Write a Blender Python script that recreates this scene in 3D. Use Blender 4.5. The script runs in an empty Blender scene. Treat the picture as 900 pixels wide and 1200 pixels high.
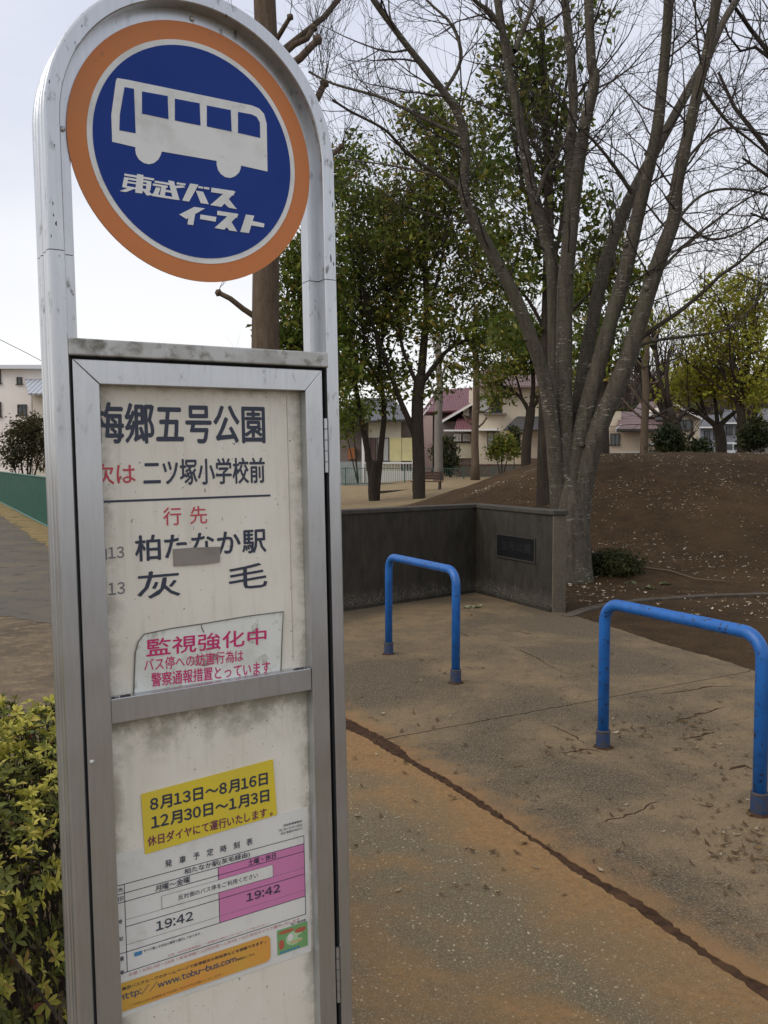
import bpy, bmesh, math, random
import numpy as np
from mathutils import Vector, Matrix, noise as mnoise

# ------------------------------------------------------------------ camera, sky, sun, exposure
C = bpy.context.scene.collection
scene = bpy.context.scene
FPX, CAMH, PITCH = 1037.0, 1.55, math.radians(3.2)
cd = bpy.data.cameras.new('camera'); cam = bpy.data.objects.new('camera', cd); C.objects.link(cam)
cam.location = (0, 0, CAMH); cam.rotation_euler = (math.radians(90) - PITCH, 0, 0)
cd.sensor_fit = 'VERTICAL'; cd.sensor_height = 36.0; cd.lens = 36.0 * FPX / 1200.0
cd.clip_start = 0.05; cd.clip_end = 3000
scene.camera = cam

SUN_EL, SUN_AZ = math.radians(46), math.radians(-120)      # azimuth from +Y towards +X
w = bpy.data.worlds.new('World'); scene.world = w; w.use_nodes = True
nt = w.node_tree; nt.nodes.clear()
def N(t, k, **kw):
    n = t.nodes.new(k)
    for a, b in kw.items(): setattr(n, a, b)
    return n
out = N(nt, 'ShaderNodeOutputWorld'); bg = N(nt, 'ShaderNodeBackground')
sky = N(nt, 'ShaderNodeTexSky'); sky.sky_type = 'NISHITA'; sky.sun_disc = False
sky.sun_elevation = SUN_EL; sky.sun_rotation = SUN_AZ; sky.air_density = 1.2; sky.dust_density = 3.0
tc = N(nt, 'ShaderNodeTexCoord')
mp = N(nt, 'ShaderNodeMapping'); mp.inputs['Scale'].default_value = (1.0, 1.0, 2.6)
nz = N(nt, 'ShaderNodeTexNoise'); nz.inputs['Scale'].default_value = 1.9; nz.inputs['Detail'].default_value = 5; nz.inputs['Roughness'].default_value = .55
rp = N(nt, 'ShaderNodeValToRGB')
rp.color_ramp.elements[0].position = .34; rp.color_ramp.elements[0].color = (5.5, 5.8, 6.8, 1)
rp.color_ramp.elements[1].position = .66; rp.color_ramp.elements[1].color = (6.8, 6.95, 7.6, 1)
sep = N(nt, 'ShaderNodeSeparateXYZ')
hr = N(nt, 'ShaderNodeMapRange'); hr.inputs['From Min'].default_value = 0.0; hr.inputs['From Max'].default_value = .36
hr.inputs['To Min'].default_value = 1.0; hr.inputs['To Max'].default_value = 0.0
warm = N(nt, 'ShaderNodeMixRGB'); warm.inputs[2].default_value = (8.9, 8.8, 8.6, 1)
mx = N(nt, 'ShaderNodeMixRGB'); mx.inputs[0].default_value = .90
L = nt.links.new
L(tc.outputs['Generated'], mp.inputs['Vector']); L(mp.outputs['Vector'], nz.inputs['Vector']); L(nz.outputs['Fac'], rp.inputs['Fac'])
L(tc.outputs['Generated'], sep.inputs[0]); L(sep.outputs['Z'], hr.inputs['Value']); L(hr.outputs[0], warm.inputs[0]); L(rp.outputs['Color'], warm.inputs[1])
L(sky.outputs['Color'], mx.inputs[1]); L(warm.outputs[0], mx.inputs[2])
L(mx.outputs[0], bg.inputs['Color']); bg.inputs['Strength'].default_value = .108
L(bg.outputs[0], out.inputs['Surface'])

sd = bpy.data.lights.new('sun', 'SUN'); so = bpy.data.objects.new('sun', sd); C.objects.link(so)
sd.energy = 1.4; sd.angle = math.radians(45); sd.color = (1, .95, .87)
sdir = Vector((math.sin(SUN_AZ) * math.cos(SUN_EL), math.cos(SUN_AZ) * math.cos(SUN_EL), math.sin(SUN_EL)))
so.rotation_euler = sdir.to_track_quat('Z', 'Y').to_euler()

vs = scene.view_settings; vs.view_transform = 'Standard'; vs.look = 'None'; vs.exposure = 0.3; vs.gamma = 1.0; vs.use_curve_mapping = False
scene.render.engine = 'CYCLES'
scene.cycles.use_denoising = True
try: scene.cycles.denoiser = 'OPENIMAGEDENOISE'
except Exception: pass
scene.cycles.max_bounces = 6; scene.cycles.transparent_max_bounces = 8

# ------------------------------------------------------------------ helpers
RNG = random.Random(7)
def ray(px, py):
    x = (px - 450) / FPX; z = -(py - 600) / FPX
    c, s = math.cos(PITCH), math.sin(PITCH)
    return Vector((x, c + z * s, -s + z * c))
def at(px, py, Y):
    d = ray(px, py); return Vector((0, 0, CAMH)) + d * (Y / d.y)
def gp(px, py, z=0.0):
    d = ray(px, py); t = (z - CAMH) / d.z; return Vector((0, 0, CAMH)) + d * t

def tag(o, label=None, cat=None, group=None, kind=None):
    if label: o['label'] = label
    if cat: o['category'] = cat
    if group: o['group'] = group
    if kind: o['kind'] = kind
    return o
def empty(name, loc, rot=None, label=None, cat=None, group=None):
    o = bpy.data.objects.new(name, None); C.objects.link(o); o.empty_display_size = .1
    o.location = loc
    if rot is not None: o.rotation_euler = rot
    return tag(o, label, cat, group)

class MB:
    def __init__(s): s.v = []; s.f = []; s.mi = []
    def add(s, vs, fs, m=0):
        b = len(s.v); s.v.extend([tuple(v) for v in vs]); s.f.extend([tuple(i + b for i in f) for f in fs]); s.mi.extend([m] * len(fs)); return s
    def box(s, x0, x1, y0, y1, z0, z1, m=0, M=None):
        vs = [Vector(p) for p in ((x0,y0,z0),(x1,y0,z0),(x1,y1,z0),(x0,y1,z0),(x0,y0,z1),(x1,y0,z1),(x1,y1,z1),(x0,y1,z1))]
        if M: vs = [M @ v for v in vs]
        return s.add(vs, [(0,3,2,1),(4,5,6,7),(0,1,5,4),(1,2,6,5),(2,3,7,6),(3,0,4,7)], m)
    def tube(s, pts, rad, n=8, m=0, cap=True):
        P = [Vector(p) for p in pts]; k = len(P)
        if not hasattr(rad, '__len__'): rad = [rad] * k
        t0 = (P[1] - P[0]).normalized()
        a = t0.orthogonal().normalized(); vs = []; 
        cs = [(math.cos(2*math.pi*i/n), math.sin(2*math.pi*i/n)) for i in range(n)]
        for i in range(k):
            t = (P[min(i+1,k-1)] - P[max(i-1,0)])
            if t.length < 1e-9: t = t0
            t.normalize()
            a = a - t * a.dot(t)
            if a.length < 1e-6: a = t.orthogonal()
            a.normalize(); b = t.cross(a); r = rad[i]; p = P[i]
            for c, q in cs: vs.append((p.x + r*(a.x*c+b.x*q), p.y + r*(a.y*c+b.y*q), p.z + r*(a.z*c+b.z*q)))
        fs = []
        for i in range(k-1):
            for j in range(n):
                j2 = (j+1) % n
                fs.append((i*n+j, i*n+j2, (i+1)*n+j2, (i+1)*n+j))
        if cap:
            fs.append(tuple(range(n-1,-1,-1))); fs.append(tuple((k-1)*n+j for j in range(n)))
        return s.add(vs, fs, m)
    def prism(s, poly, d, m=0, cap=True):
        """poly: list of Vectors; extruded by vector d"""
        n = len(poly); P = [Vector(p) for p in poly]; d = Vector(d)
        vs = P + [p + d for p in P]
        fs = [(i, (i+1) % n, n + (i+1) % n, n + i) for i in range(n)]
        if cap: fs += [tuple(range(n-1,-1,-1)), tuple(range(n, 2*n))]
        return s.add(vs, fs, m)
    def face(s, poly, m=0): return s.add(poly, [tuple(range(len(poly)))], m)
    def build(s, name, mats, parent=None, smooth=False, bevel=0, seg=2, fix=True):
        me = bpy.data.meshes.new(name); me.from_pydata(s.v, [], s.f)
        if not isinstance(mats, (list, tuple)): mats = [mats]
        for m in mats: me.materials.append(m)
        if len(mats) > 1: me.polygons.foreach_set('material_index', s.mi)
        if fix:
            bm = bmesh.new(); bm.from_mesh(me); bmesh.ops.recalc_face_normals(bm, faces=bm.faces); bm.to_mesh(me); bm.free()
        if smooth:
            me.polygons.foreach_set('use_smooth', [True] * len(me.polygons))
        me.update()
        o = bpy.data.objects.new(name, me); C.objects.link(o)
        if parent: o.parent = parent
        if bevel:
            b = o.modifiers.new('bevel', 'BEVEL'); b.width = bevel; b.segments = seg; b.limit_method = 'ANGLE'; b.angle_limit = math.radians(40)
        return o

def fastmesh(name, V, F, mats, parent=None, mi=None):
    """V (n,3) F (m,4) numpy"""
    me = bpy.data.meshes.new(name)
    V = np.asarray(V, dtype=np.float32); F = np.asarray(F, dtype=np.int32); k = F.shape[1]
    me.vertices.add(len(V)); me.vertices.foreach_set('co', V.ravel())
    me.loops.add(F.size); me.loops.foreach_set('vertex_index', F.ravel())
    me.polygons.add(len(F)); me.polygons.foreach_set('loop_start', np.arange(0, F.size, k, dtype=np.int32))
    try: me.polygons.foreach_set('loop_total', np.full(len(F), k, dtype=np.int32))
    except Exception: pass
    if not isinstance(mats, (list, tuple)): mats = [mats]
    for m in mats: me.materials.append(m)
    if mi is not None: me.polygons.foreach_set('material_index', np.asarray(mi, dtype=np.int32))
    me.update(calc_edges=True); me.validate()
    o = bpy.data.objects.new(name, me); C.objects.link(o)
    if parent: o.parent = parent
    return o

# ---------------- materials
def _ramp(t, fac, stops):
    r = N(t, 'ShaderNodeValToRGB'); e = r.color_ramp.elements
    while len(e) < len(stops): e.new(.5)
    for el, (p, c) in zip(e, stops): el.position = p; el.color = (*c, 1) if len(c) == 3 else c
    t.links.new(fac, r.inputs['Fac']); return r.outputs['Color']
def _noise(t, vec, scale, detail=4, rough=.6, dist=0):
    n = N(t, 'ShaderNodeTexNoise'); n.inputs['Scale'].default_value = scale; n.inputs['Detail'].default_value = detail
    n.inputs['Roughness'].default_value = rough; n.inputs['Distortion'].default_value = dist
    t.links.new(vec, n.inputs['Vector']); return n.outputs['Fac']
def _mix(t, fac, a, b, mode='MIX'):
    m = N(t, 'ShaderNodeMixRGB'); m.blend_type = mode
    for i, x in ((0, fac), (1, a), (2, b)):
        if isinstance(x, (int, float)): m.inputs[i].default_value = x
        elif isinstance(x, (tuple, list)): m.inputs[i].default_value = (*x, 1)
        else: t.links.new(x, m.inputs[i])
    return m.outputs[0]
def _step(t, fac, lo, hi):
    m = N(t, 'ShaderNodeMapRange'); m.inputs['From Min'].default_value = lo; m.inputs['From Max'].default_value = hi
    m.clamp = True; t.links.new(fac, m.inputs['Value']); return m.outputs[0]
def _math(t, op, a, b=None):
    m = N(t, 'ShaderNodeMath'); m.operation = op
    for i, x in enumerate((a, b)):
        if x is None: continue
        if isinstance(x, (int, float)): m.inputs[i].default_value = x
        else: t.links.new(x, m.inputs[i])
    return m.outputs[0]
def newmat(name):
    m = bpy.data.materials.new(name); m.use_nodes = True; t = m.node_tree
    b = t.nodes['Principled BSDF']; tcn = N(t, 'ShaderNodeTexCoord')
    return m, t, b, tcn.outputs['Object']
def scaled(t, vec, sc):
    mpn = N(t, 'ShaderNodeMapping'); mpn.inputs['Scale'].default_value = sc; t.links.new(vec, mpn.inputs['Vector']); return mpn.outputs['Vector']
def bump(t, b, h, strength=.3, dist=.01):
    n = N(t, 'ShaderNodeBump'); n.inputs['Strength'].default_value = strength; n.inputs['Distance'].default_value = dist
    t.links.new(h, n.inputs['Height']); t.links.new(n.outputs[0], b.inputs['Normal'])
def mat(name, base, rough=.6, metal=0, spots=(), bmp=None, spec=None):
    """spots: (scale, colour, lo, hi, xyz scale)  each a stain layer"""
    m, t, b, vec = newmat(name); col = base
    for i, sp in enumerate(spots):
        sc, c, lo, hi = sp[:4]; v = scaled(t, vec, sp[4]) if len(sp) > 4 else vec
        f = _step(t, _noise(t, v, sc, 6, .65), lo, hi); col = _mix(t, f, col, c)
    if isinstance(col, tuple): b.inputs['Base Color'].default_value = (*col, 1)
    else: t.links.new(col, b.inputs['Base Color'])
    b.inputs['Roughness'].default_value = rough; b.inputs['Metallic'].default_value = metal
    if spec is not None: b.inputs['Specular IOR Level'].default_value = spec
    if bmp: bump(t, b, _noise(t, vec, bmp[0], 6, .6), bmp[1], bmp[2])
    return m
def leafmat(name, stops, trans=.25, rough=.55):
    m, t, b, vec = newmat(name)
    g = N(t, 'ShaderNodeNewGeometry')
    col = _ramp(t, g.outputs['Random Per Island'], stops)
    big = _noise(t, vec, .7, 2); col = _mix(t, _step(t, big, .35, .7), col, _mix(t, .35, col, (.12,.09,.025)))
    t.links.new(col, b.inputs['Base Color']); b.inputs['Roughness'].default_value = rough
    b.inputs['Specular IOR Level'].default_value = .12
    tr = N(t, 'ShaderNodeBsdfTranslucent'); t.links.new(col, tr.inputs['Color'])
    ms = N(t, 'ShaderNodeMixShader'); ms.inputs[0].default_value = trans
    o = [n for n in t.nodes if n.type == 'OUTPUT_MATERIAL'][0]
    t.links.new(b.outputs[0], ms.inputs[1]); t.links.new(tr.outputs[0], ms.inputs[2]); t.links.new(ms.outputs[0], o.inputs['Surface'])
    return m

def glass_mat():
    m, t, b, v = newmat('window_glass')
    b.inputs['Base Color'].default_value = (.03,.035,.04,1); b.inputs['Roughness'].default_value = .08; b.inputs['Specular IOR Level'].default_value = .6
    return m
M = {}
M['alu'] = None
def alu_mat():
    m, t, b, v = newmat('weathered_aluminium')
    streak = _noise(t, scaled(t, v, (40, 40, 3)), 4, 5)
    col = _mix(t, _step(t, streak, .35, .75), (.54,.552,.568), (.475,.488,.50))
    spk = _noise(t, scaled(t, v, (1, 1, .45)), 95, 5, .6); patch = _noise(t, v, 9, 4)
    sep = N(t, 'ShaderNodeSeparateXYZ'); t.links.new(v, sep.inputs[0])
    upper = _step(t, sep.outputs['Z'], 1.55, 1.78)
    f = _math(t, 'MULTIPLY', _math(t, 'MULTIPLY', _step(t, spk, .57, .65), _step(t, patch, .44, .62)), _math(t, 'ADD', _math(t, 'MULTIPLY', upper, .85), .10))
    col = _mix(t, f, col, (.13,.125,.11))
    t.links.new(col, b.inputs['Base Color'])
    b.inputs['Metallic'].default_value = .88
    ro = _math(t, 'ADD', _math(t, 'MULTIPLY', patch, .22), .22); t.links.new(ro, b.inputs['Roughness'])
    bump(t, b, _noise(t, scaled(t, v, (60, 60, 4)), 6, 4), .03, .002)
    return m
M['alu'] = alu_mat()
M['alu_dirty'] = mat('grimy_aluminium', (.50,.50,.48), .5, .55, [(26, (.17,.16,.13), .52, .64), (9, (.30,.29,.26), .45, .7)])
M['gap'] = mat('dark_gap', (.012,.012,.012), .8)
M['orange'] = mat('orange_sign_paint', (.55,.168,.032), .45, 0, [(60, (.34,.13,.04), .62, .74), (7, (.50,.17,.04), .4, .7)])
M['signwhite'] = mat('white_sign_film', (.70,.705,.675), .4, 0, [(14, (.55,.56,.52), .48, .68), (50, (.55,.55,.52), .6, .7)])
M['signblue'] = mat('blue_sign_film', (.005,.032,.205), .3, 0, [(5, (.008,.040,.235), .4, .7)], None, .18)
M['navy'] = mat('navy_lettering', (.028,.036,.062), .5)
M['red'] = mat('red_lettering', (.50,.055,.075), .5)
M['faded_red'] = mat('faded_red_lettering', (.55,.25,.24), .5)
M['magenta'] = mat('magenta_lettering', (.52,.02,.14), .5)
M['black'] = mat('black_lettering', (.035,.035,.038), .5)
M['grey_ink'] = mat('grey_lettering', (.16,.16,.165), .5)
M['purple'] = mat('purple_lettering', (.15,.03,.07), .5)
M['paper'] = mat('aged_paper', (.70,.69,.645), .55, 0, [(5, (.60,.59,.53), .42, .72), (30, (.60,.59,.54), .55, .7)])
M['yellow'] = mat('yellow_notice_film', (.68,.53,.035), .45, 0, [(5, (.60,.47,.06), .4, .7)])
M['pink'] = mat('pink_cell', (.60,.20,.40), .5, 0, [(8, (.55,.20,.36), .4, .7)])
M['bannerorange'] = mat('orange_banner', (.66,.30,.06), .5, 0, [(6, (.60,.36,.06), .4, .6, (1,1,1))])
M['tape'] = mat('faded_tape', (.25,.225,.195), .6, 0, [(30, (.18,.16,.14), .5, .7)])
def board_mat():
    m, t, b, v = newmat('stained_white_board')
    big = _noise(t, v, 4.5, 6, .65); fine = _noise(t, v, 24, 6, .7); run = _noise(t, scaled(t, v, (26, 1, 2.2)), 3, 5, .6)
    col = _mix(t, _step(t, big, .35, .7), (.76,.725,.63), (.66,.615,.51))
    col = _mix(t, _math(t, 'MULTIPLY', _step(t, run, .52, .75), .32), col, (.46,.42,.31))
    # algae along the rim of the board and under the crossbar
    sep = N(t, 'ShaderNodeSeparateXYZ'); t.links.new(v, sep.inputs[0])
    zc = sep.outputs['Z']; xc = sep.outputs['X']
    e1 = _step(t, zc, 1.638, 1.672)                         # top rim
    e2 = _math(t, 'MULTIPLY', _step(t, zc, 1.08, 1.175), _math(t, 'SUBTRACT', 1.0, _step(t, zc, 1.178, 1.186)))   # under crossbar
    e3 = _math(t, 'SUBTRACT', 1.0, _step(t, xc, -.165, -.12)); e4 = _step(t, xc, .125, .17)
    e = _math(t, 'MAXIMUM', _math(t, 'MAXIMUM', e1, e2), _math(t, 'MULTIPLY', _math(t, 'MAXIMUM', e3, e4), .8))
    mk = _math(t, 'MULTIPLY', _step(t, _math(t, 'ADD', fine, _math(t, 'MULTIPLY', e, .40)), .62, .84), e)
    col = _mix(t, _math(t, 'MULTIPLY', mk, .8), col, (.135,.125,.075))
    spk = _noise(t, v, 150, 2, .5); col = _mix(t, _math(t, 'MULTIPLY', _step(t, spk, .71, .74), .7), col, (.12,.11,.09))
    t.links.new(col, b.inputs['Base Color']); b.inputs['Roughness'].default_value = .42
    return m
M['board'] = board_mat()
M['sticker'] = mat('mossy_sticker', (.70,.71,.66), .5, 0, [(34, (.22,.23,.15), .56, .70), (9, (.50,.51,.44), .48, .7)])
# ------------------------------------------------------------------ the bus stop sign
W = .45
S_O = Vector((-.4530, 1.2170, 1.7214))
def rotm(a, b, c): return Matrix.Rotation(a, 3, 'Z') @ Matrix.Rotation(b, 3, 'Y') @ Matrix.Rotation(c, 3, 'X')
S_R = rotm(math.radians(32.5634), math.radians(-.8459), math.radians(-.7397))
HV = S_O.z / (S_R @ Vector((0, 0, 1))).z                 # height of v = 0 above the ground along the sign
S_BASE = S_O + S_R @ Vector((W/2, 0, -HV))
def suv(px, py, y=0.0):
    """where the sight line through a pixel of the photograph meets the sign's plane at depth y"""
    d = S_R.transposed() @ ray(px, py); c = S_R.transposed() @ (Vector((0, 0, CAMH)) - S_BASE)
    t = (y - c.y) / d.y; q = c + d * t
    return Vector((q.x, y, q.z))
def uvw(u, y, v): return Vector((u - W/2, y, v + HV))

sign = empty('bus_stop_sign', S_BASE, S_R.to_euler(), 'tall silver bus stop sign with arched top, round blue disc and notice cabinet', 'bus stop sign')

_glyph = {}
def glyph(ch):
    if ch not in _glyph:
        full = chr(ord(ch) + 0xFEE0) if '!' <= ch <= '~' and ch not in '()' else ch
        cu = bpy.data.curves.new('tmp', 'FONT'); cu.body = full; cu.resolution_u = 2
        ob = bpy.data.objects.new('tmp', cu); C.objects.link(ob)
        bpy.context.view_layer.update(); dg = bpy.context.evaluated_depsgraph_get()
        me = ob.evaluated_get(dg).to_mesh(); V = [(v.co.x, v.co.y) for v in me.vertices]; F = [tuple(p.vertices) for p in me.polygons]
        ob.evaluated_get(dg).to_mesh_clear(); bpy.data.objects.remove(ob); bpy.data.curves.remove(cu)
        _glyph[ch] = (V, F)
    return _glyph[ch]
def layout(body):
    x = 0; V = []; F = []
    for ch in body:
        if ch in ' 　': x += .38 if ch == ' ' else 1.0; continue
        gv, gf = glyph(ch); x0 = min(v[0] for v in gv); x1 = max(v[0] for v in gv); wd = x1 - x0
        adv = max(wd + (.07 if ch.isalpha() or ch in './-:' else .10), .20) if '!' <= ch <= '~' else max(1.0, wd)
        off = x + (adv - wd)/2 - x0; b = len(V)
        V += [(p[0] + off, p[1]) for p in gv]; F += [tuple(i + b for i in f) for f in gf]; x += adv
    return V, F
def text_into(mb, body, lb, rb, rt, y, m=0, bold=.0, shear=0.0):
    """lettering laid into the box given by its lower-left, lower-right and upper-right corners (sign-local points)"""
    V, F = layout(body)
    x0 = min(v[0] for v in V); x1 = max(v[0] for v in V); y0 = min(v[1] for v in V); y1 = max(v[1] for v in V)
    ex = rb - lb; ez = rt - rb; ph = ez.length
    shifts = [(0, 0)] if bold < .005 else [(0, 0), (1, 0), (-1, 0), (0, 1), (0, -1)]
    for k, (sx, sy) in enumerate(shifts):
        vs = []
        for v in V:
            p = lb + ex * ((v[0] - x0) / (x1 - x0)) + ez * ((v[1] - y0) / (y1 - y0)); p.x += sx*bold*ph; p.z += sy*bold*ph; p.y = y - .00003*k; vs.append(p)
        mb.add(vs, F, m)
def T(mb, body, lb, rb, rt, y, m=0, bold=.0, level=True, shear=0):
    a, b, c = suv(*lb, y), suv(*rb, y), suv(*rt, y)
    if level:
        z = (a.z + b.z) / 2; h = c.z - b.z; a.z = z; b.z = z; c.z = z + h; c.x = b.x
    text_into(mb, body, a, b, c, y, m, bold, shear)

# frame: an arched extrusion with a mounting flange inside it
PW, FD, VC = .0225, .075, .2946
prof = [(0,.004),(.0015,.0012),(.004,0),(PW-.0015,0),(PW,.0015),(PW,.0235),(PW+.0175,.0235),(PW+.0175,.047),(PW,.047),(PW,FD-.002),(PW-.002,FD),(.004,FD),(.0012,FD-.0012),(0,FD-.004),
        (0,.062),(.0022,.060),(.0022,.054),(0,.052),(0,.046),(.0022,.044),(.0022,.032),(0,.030),(0,.022),(.0022,.020),(.0022,.016),(0,.014)]
def sweep_frame(mb, path):
    """path: list of (u, v, inward direction (du, dv))"""
    n = len(prof); vs = []
    for (u, v, du, dv) in path:
        for (a, y) in prof: vs.append(uvw(u + du*a, y, v + dv*a))
    fs = []
    for i in range(len(path)-1):
        for j in range(n):
            j2 = (j+1) % n; fs.append((i*n+j, i*n+j2, (i+1)*n+j2, (i+1)*n+j))
    fs.append(tuple(range(n))); fs.append(tuple((len(path)-1)*n + j for j in range(n)))
    mb.add(vs, fs)
def leg(side, v0, v1, name):
    mb = MB(); u = 0 if side < 0 else W; d = 1 if side < 0 else -1
    sweep_frame(mb, [(u, v0, d, 0), (u, v1, d, 0)]); return mb.build(name, M['alu'], sign)
VJ = suv(*(64, 291)).z - HV
VJ = .118
leg(-1, -HV + .0, VJ - .0006, 'post'); leg(1, -HV, VJ - .0006, 'post')
mb = MB(); path = [(0, VJ + .0006, 1, 0)]
for i in range(0, 65):
    a = math.pi - math.pi * i / 64
    path.append((W/2 + W/2*math.cos(a), VC + W/2*math.sin(a), -math.cos(a), -math.sin(a)))
path.append((W, VJ + .0006, -1, 0))
sweep_frame(mb, path); mb.build('arch', M['alu'], sign)
# black scuffs and a weld nick on the frame
mb = MB()
for (px, py, r) in [(62,238,.0022),(66,262,.0026),(60,276,.002),(63,252,.0014),(58,95,.0018),(88,50,.0016),(64,170,.0012),(96,30,.0014),(70,300,.0011)]:
    q = suv(px, py, -.0006); k = 7
    mb.face([q + Vector((r*.45*math.cos(6.28*i/k)*RNG.uniform(.5,1.3), 0, r*1.5*math.sin(6.28*i/k)*RNG.uniform(.5,1.3))) for i in range(k)])
for (px, py, r) in [(387,225,.002),(390,240,.0024),(388,303,.0028),(391,310,.0018)]:
    q = suv(px, py, -.0006); k = 7
    mb.face([q + Vector((r*.4*math.cos(6.28*i/k)*RNG.uniform(.5,1.3), 0, r*2.2*math.sin(6.28*i/k)*RNG.uniform(.5,1.3))) for i in range(k)])
_o = mb.build('scuff_mark', M['black'], sign); _o['kind'] = 'stuff'
# top rail above the cabinet
mb = MB(); mb.box(-W/2 + PW - .001, W/2 - PW + .001, -.0025, FD - .004, HV - .0237, HV)
mb.build('top_rail', M['alu_dirty'], sign, bevel=.002)
# concrete foot, sunk in the ground
mb = MB(); mb.box(-W/2 - .05, W/2 + .05, -.09, FD + .09, -.03, .07)
mb.build('foot_block', mat('sign_foot_concrete', (.30,.28,.25), .9, 0, [(20, (.2,.19,.16), .4, .7)], (60, .4, .004)), sign, bevel=.01)
# backing and cabinet body
vis = HV - .05
DT, DI, DIL, DIR = .0283, .0624, .0625, .387
DB = HV - .10                                           # bottom of the door
mb = MB(); mb.box(-W/2 + PW + .018, W/2 - PW - .018, .026, FD - .006, HV - DB + .0, HV - .026)
mb.build('cabinet_back', M['alu_dirty'], sign)
mb = MB()
mb.box(-W/2 + PW + .0002, -W/2 + PW + .003, .004, .02, HV - DB, HV - .026); mb.box(W/2 - PW - .003, W/2 - PW - .0002, .004, .02, HV - DB, HV - .026)
mb.box(-W/2 + PW + .003, W/2 - PW - .003, .012, .018, HV - .0283, HV - .0240)
mb.build('dark_seam', M['gap'], sign)
# board behind the door
BD = .022
mb = MB(); mb.box(DIL - .018 - W/2, .3935 - W/2, BD, BD + .003, HV - DB + .02, HV - .045)
board = mb.build('notice_board', M['board'], sign)
# door: four mitred bars
door = None
def miter_door():
    u0, u1 = .0262, W - .0318; vi0, vo0 = -DI, -DT; vo1, vi1 = -DB, -DB + .035
    outer = [(u0, vo0), (u1, vo0), (u1, vo1), (u0, vo1)]; inner = [(DIL, vi0), (DIR, vi0), (DIR, vi1), (DIL, vi1)]
    mbs = []
    for i in range(4):
        a, b, c, d = outer[i], outer[(i+1) % 4], inner[(i+1) % 4], inner[i]
        g = .0003
        cx = sum(p[0] for p in (a, b, c, d))/4; cy = sum(p[1] for p in (a, b, c, d))/4
        P = []
        for p in (a, b, c, d):
            P.append(uvw(p[0] + g*(1 if cx > p[0] else -1), .0, p[1] + g*(1 if cy > p[1] else -1)))
        mb = MB(); mb.prism(P, (0, .0215, 0)); mbs.append(mb)
    return mbs
big = MB()
for q in miter_door(): big.add(q.v, q.f)
door = big.build('cabinet_door', M['alu'], sign, bevel=.0008, seg=1)
mb = MB()
for z in (): pass
# crossbar
cbt = (suv(130, 819, .003).z + suv(365, 783.6, .003).z)/2; cbb = (suv(130.8, 850, .003).z + suv(365.6, 807, .003).z)/2
mb = MB(); mb.box(DIL - W/2 + .0004, DIR - W/2 - .0004, .0025, .0205, cbb, cbt)
mb.build('crossbar', M['alu'], door, bevel=.001)
mb = MB()
for i in range(14):                                      # grit gathered on the crossbar
    x = RNG.choice([RNG.uniform(-.16, -.135), RNG.uniform(.115, .155)]); r = RNG.uniform(.001, .0028)
    k = 6; mb.prism([Vector((x + r*math.cos(6.28*j/k)*1.5, .008 + r*math.sin(6.28*j/k), cbt)) for j in range(k)], (0, 0, r*.9))
_o = mb.build('grit', M['black'], door); _o['kind'] = 'stuff'
# hinges: knuckles in the gap at the right
def hinge(z0, z1):
    mb = MB(); n = 5; h = (z1 - z0)/n
    for i in range(n):
        mb.tube([(W/2 - .0272, .0015, z0 + i*h + .0006), (W/2 - .0272, .0015, z0 + (i+1)*h - .0006)], .0032, 10)
    mb.build('hinge', M['alu'], door, smooth=False)
def hz(px, py): return suv(px, py, .0).z
hinge(hz(383, 554), hz(381, 490)); hinge(hz(397, 1175), hz(396, 1110))
def screw(px, py, y, parent, r=.0035):
    q = suv(px, py, y); mb = MB(); k = 10
    ring = lambda rr, yy: [q + Vector((rr*math.cos(6.283*i/k), yy, rr*math.sin(6.283*i/k))) for i in range(k)]
    a, b, c = ring(r, 0), ring(r*.8, -.0016), ring(r*.25, -.0022)
    mb.add(a + b + c, [(i, (i+1) % k, k+(i+1) % k, k+i) for i in range(k)] + [(k+i, k+(i+1) % k, 2*k+(i+1) % k, 2*k+i) for i in range(k)] + [tuple(2*k+i for i in range(k))])
    return mb.build('screw', M['alu_dirty'], parent, smooth=True)
screw(108, 893, 0, door); screw(361, 842, BD, board, .003)
# round sign
YD = .0200; DC = uvw(.2248, YD, .2885); DR = .1895
disc_root = None
def disc(r, y0, y1, name, m, parent):
    mb = MB(); k = 96
    P = [Vector((DC.x + r*math.cos(2*math.pi*i/k), y0, DC.z + r*math.sin(2*math.pi*i/k))) for i in range(k)]
    mb.prism(P, (0, y1 - y0, 0)); return mb.build(name, m, parent)
rs = disc(DR, YD, YD + .0028, 'round_sign', M['orange'], sign)
disc(.1625, YD - .0006, YD - .0001, 'white_ring', M['signwhite'], rs)
disc(.1545, YD - .0012, YD - .0007, 'blue_field', M['signblue'], rs)
YP = YD - .0017
def arcpts(c, r, a0, a1, n=10): return [(c[0] + r*math.cos(math.radians(a0 + (a1-a0)*i/n)), c[1] + r*math.sin(math.radians(a0 + (a1-a0)*i/n))) for i in range(n+1)]
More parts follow.
